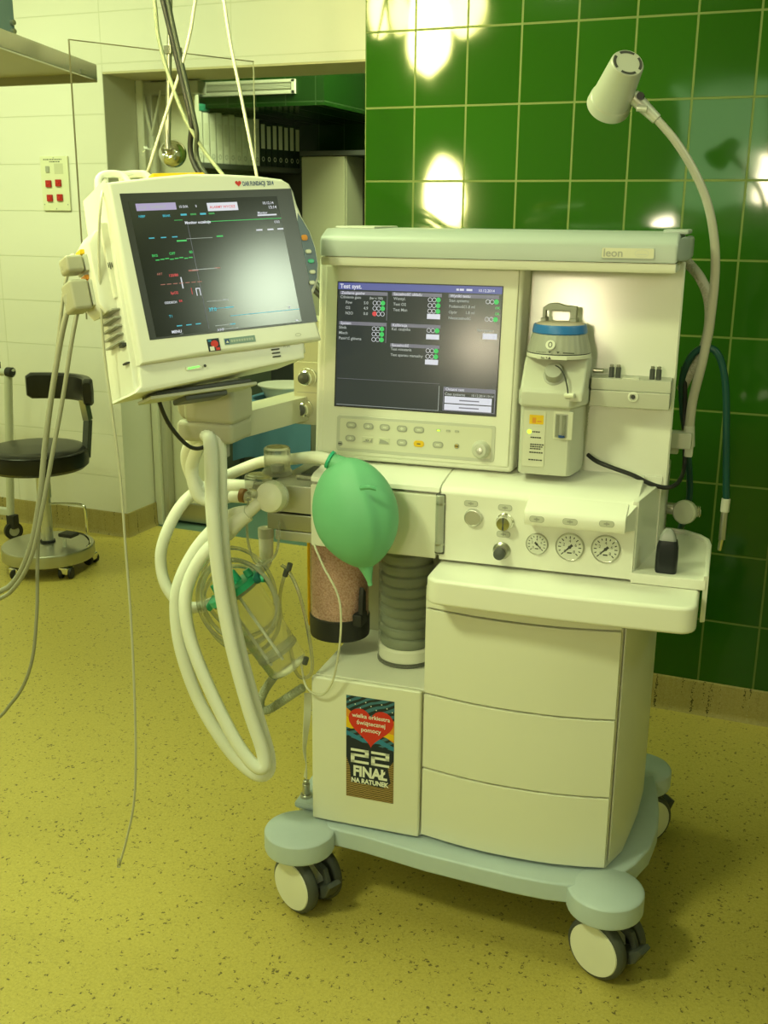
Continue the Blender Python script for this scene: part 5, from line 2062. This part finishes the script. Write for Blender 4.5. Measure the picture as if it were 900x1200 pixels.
E1_ = [MF @ Vector((-.42, .48, 1.22)), MF @ Vector((-.30, .345, 1.10))]
line('gas_hose', 'pale grey gas hose from the ceiling, first of the bundle beside the steel rod', 'hose', ((181, 0), (186, 45), (200, 95), (222, 148), (262, 206)), .0052, mat('gas_grey', (.30, .33, .23), .45), E1_)
line('gas_hose', 'black gas hose from the ceiling, thick dark line touching the steel rod', 'hose', ((190, -3), (203, 50), (213, 92), (224, 140), (236, 207)), .0072, BLACK, [MF @ Vector((-.45, .50, 1.22)), MF @ Vector((-.28, .345, 1.10))])
line('gas_hose', 'dark green grey hose from the ceiling lying against the black one', 'hose', ((196, -2), (206, 45), (217, 92), (230, 150), (243, 207)), .0062, mat('gas_dark', (.05, .06, .045), .45), [MF @ Vector((-.44, .47, 1.24)), MF @ Vector((-.26, .345, 1.10))])
line('power_lead', 'thin white cable slanting left across the steel rod to the monitor handle', 'cable', ((229, 0), (222, 42), (209, 90), (190, 148), (176, 193), (163, 240)), .0042, CABLEW, [MXF @ Vector((.0, .14, .0))])
line('power_lead', 'thin white cable hanging in front of the right edge of the clear sheet', 'cable', ((262, -2), (270, 50), (280, 100), (291, 155), (301, 206), (309, 250)), .0042, CABLEW, [MXF @ Vector((.06, .14, -.02))])
yb = MB(MXF)
yb.box((-.075, .035, .1535), (.025, .115, .1690), YELLOW, .004)
yb.thing('folder', 'flat yellow pad lying on top of the monitor under the chrome ball', 'pad', MXF @ Vector((-.02, .07, .1535)))

# ================================================================== LIGHT
LC = (.82, 1.0, .50)


def area(name, loc, rot, sx_, sy_, power, col=LC, shape='RECTANGLE', spread=None):
    l = bpy.data.lights.new(name, 'AREA')
    l.shape = shape
    l.size = sx_
    l.size_y = sy_
    l.energy = power
    l.color = col
    if spread:
        l.spread = spread
    o = bpy.data.objects.new(name, l)
    COL.objects.link(o)
    o.location = loc
    o.rotation_euler = rot
    return o


def aim(o, tgt_):
    o.rotation_euler = (Vector(tgt_) - o.location).to_track_quat('-Z', 'Y').to_euler()


def refl(px, py, Y):                     # where a lamp stands whose mirror image shows at this spot of the green wall
    w = atw(px, py, 3.0)
    d__ = w - CAM
    d__.y = -d__.y
    return w + d__ * ((3.0 - Y) / d__.y * -1)


area('ceiling_lamp', (-1.7, 1.6, 2.78), (0, 0, 0), 1.2, .6, 37)
area('ceiling_lamp', (.7, 1.2, 2.78), (0, 0, 0), 1.2, .6, 4)
area('ceiling_lamp', (-3.1, 2.3, 2.78), (0, 0, 0), 1.2, .6, 56)
area('ceiling_lamp', (-1.2, -1.0, 2.78), (0, 0, 0), 1.2, .6, 10)
for q, a_, b_, e_ in (((503, 32), .19, .44, 3.2), ((443, 18), .10, .20, .5), ((468, 12), .09, .22, .4), ((545, 14), .17, .22, .9)):
    l1 = area('operating_or_fill_lamp', refl(q[0], q[1], .95), (0, 0, 0), a_, b_, e_, (1, .90, .30), 'ELLIPSE', R(60))
    aim(l1, atw(q[0], q[1], 3.0))
l2 = area('operating_or_fill_lamp', refl(520, 236, .75), (0, 0, 0), .22, .40, 3.2, (1, .90, .32), 'ELLIPSE', R(60))
aim(l2, atw(520, 236, 3.0))
front_fill = area('operating_or_fill_lamp', (-1.45, .0, 2.74), (0, 0, 0),   .5, .5, 17.5, (.88, 1, .50), 'DISK', R(110))  # unseen fill light, added to brighten the front of the machine
aim(front_fill, (-.5, 1.75, .6))
w3 = area('wall_lamp', (-1.06, -1.44, 1.36), (0, 0, 0),   .10, .09, .6, (1, .86, .58), 'RECTANGLE', R(60))
aim(w3, (-.7, 2.0, 1.2))
w1 = area('wall_lamp', (-.40, -1.44, 1.66), (0, 0, 0),   .24, .30, 2.0, (1, .86, .55), 'RECTANGLE', R(60))
aim(w1, (-.3, 2.3, 1.4))
w4 = area('window_light', (-.76, -1.50, 1.86), (0, 0, 0), .56, .74, 5.0, (.62, 1, .48))
w4.rotation_euler = (R(90), 0, 0)
w2 = area('ceiling_spot', (1.35, 1.60, 2.36), (0, 0, 0),   .34, .34, 1.25, (.85, 1, .72), 'DISK', R(60))
aim(w2, (-.97, 1.62, 1.32))
area('corridor_lamp', (-1.65, 4.35, 2.6), (0, 0, 0), .6, .5, 42)
wd = bpy.data.worlds.new('world')
wd.use_nodes = True
wd.node_tree.nodes['Background'].inputs[0].default_value = (.5, .55, .25, 1)
wd.node_tree.nodes['Background'].inputs[1].default_value = .3
SC.world = wd
vs_ = SC.view_settings
vs_.view_transform = 'Standard'
vs_.look = 'None'
vs_.gamma = 1
vs_.exposure = 0
vs_.use_curve_mapping = False
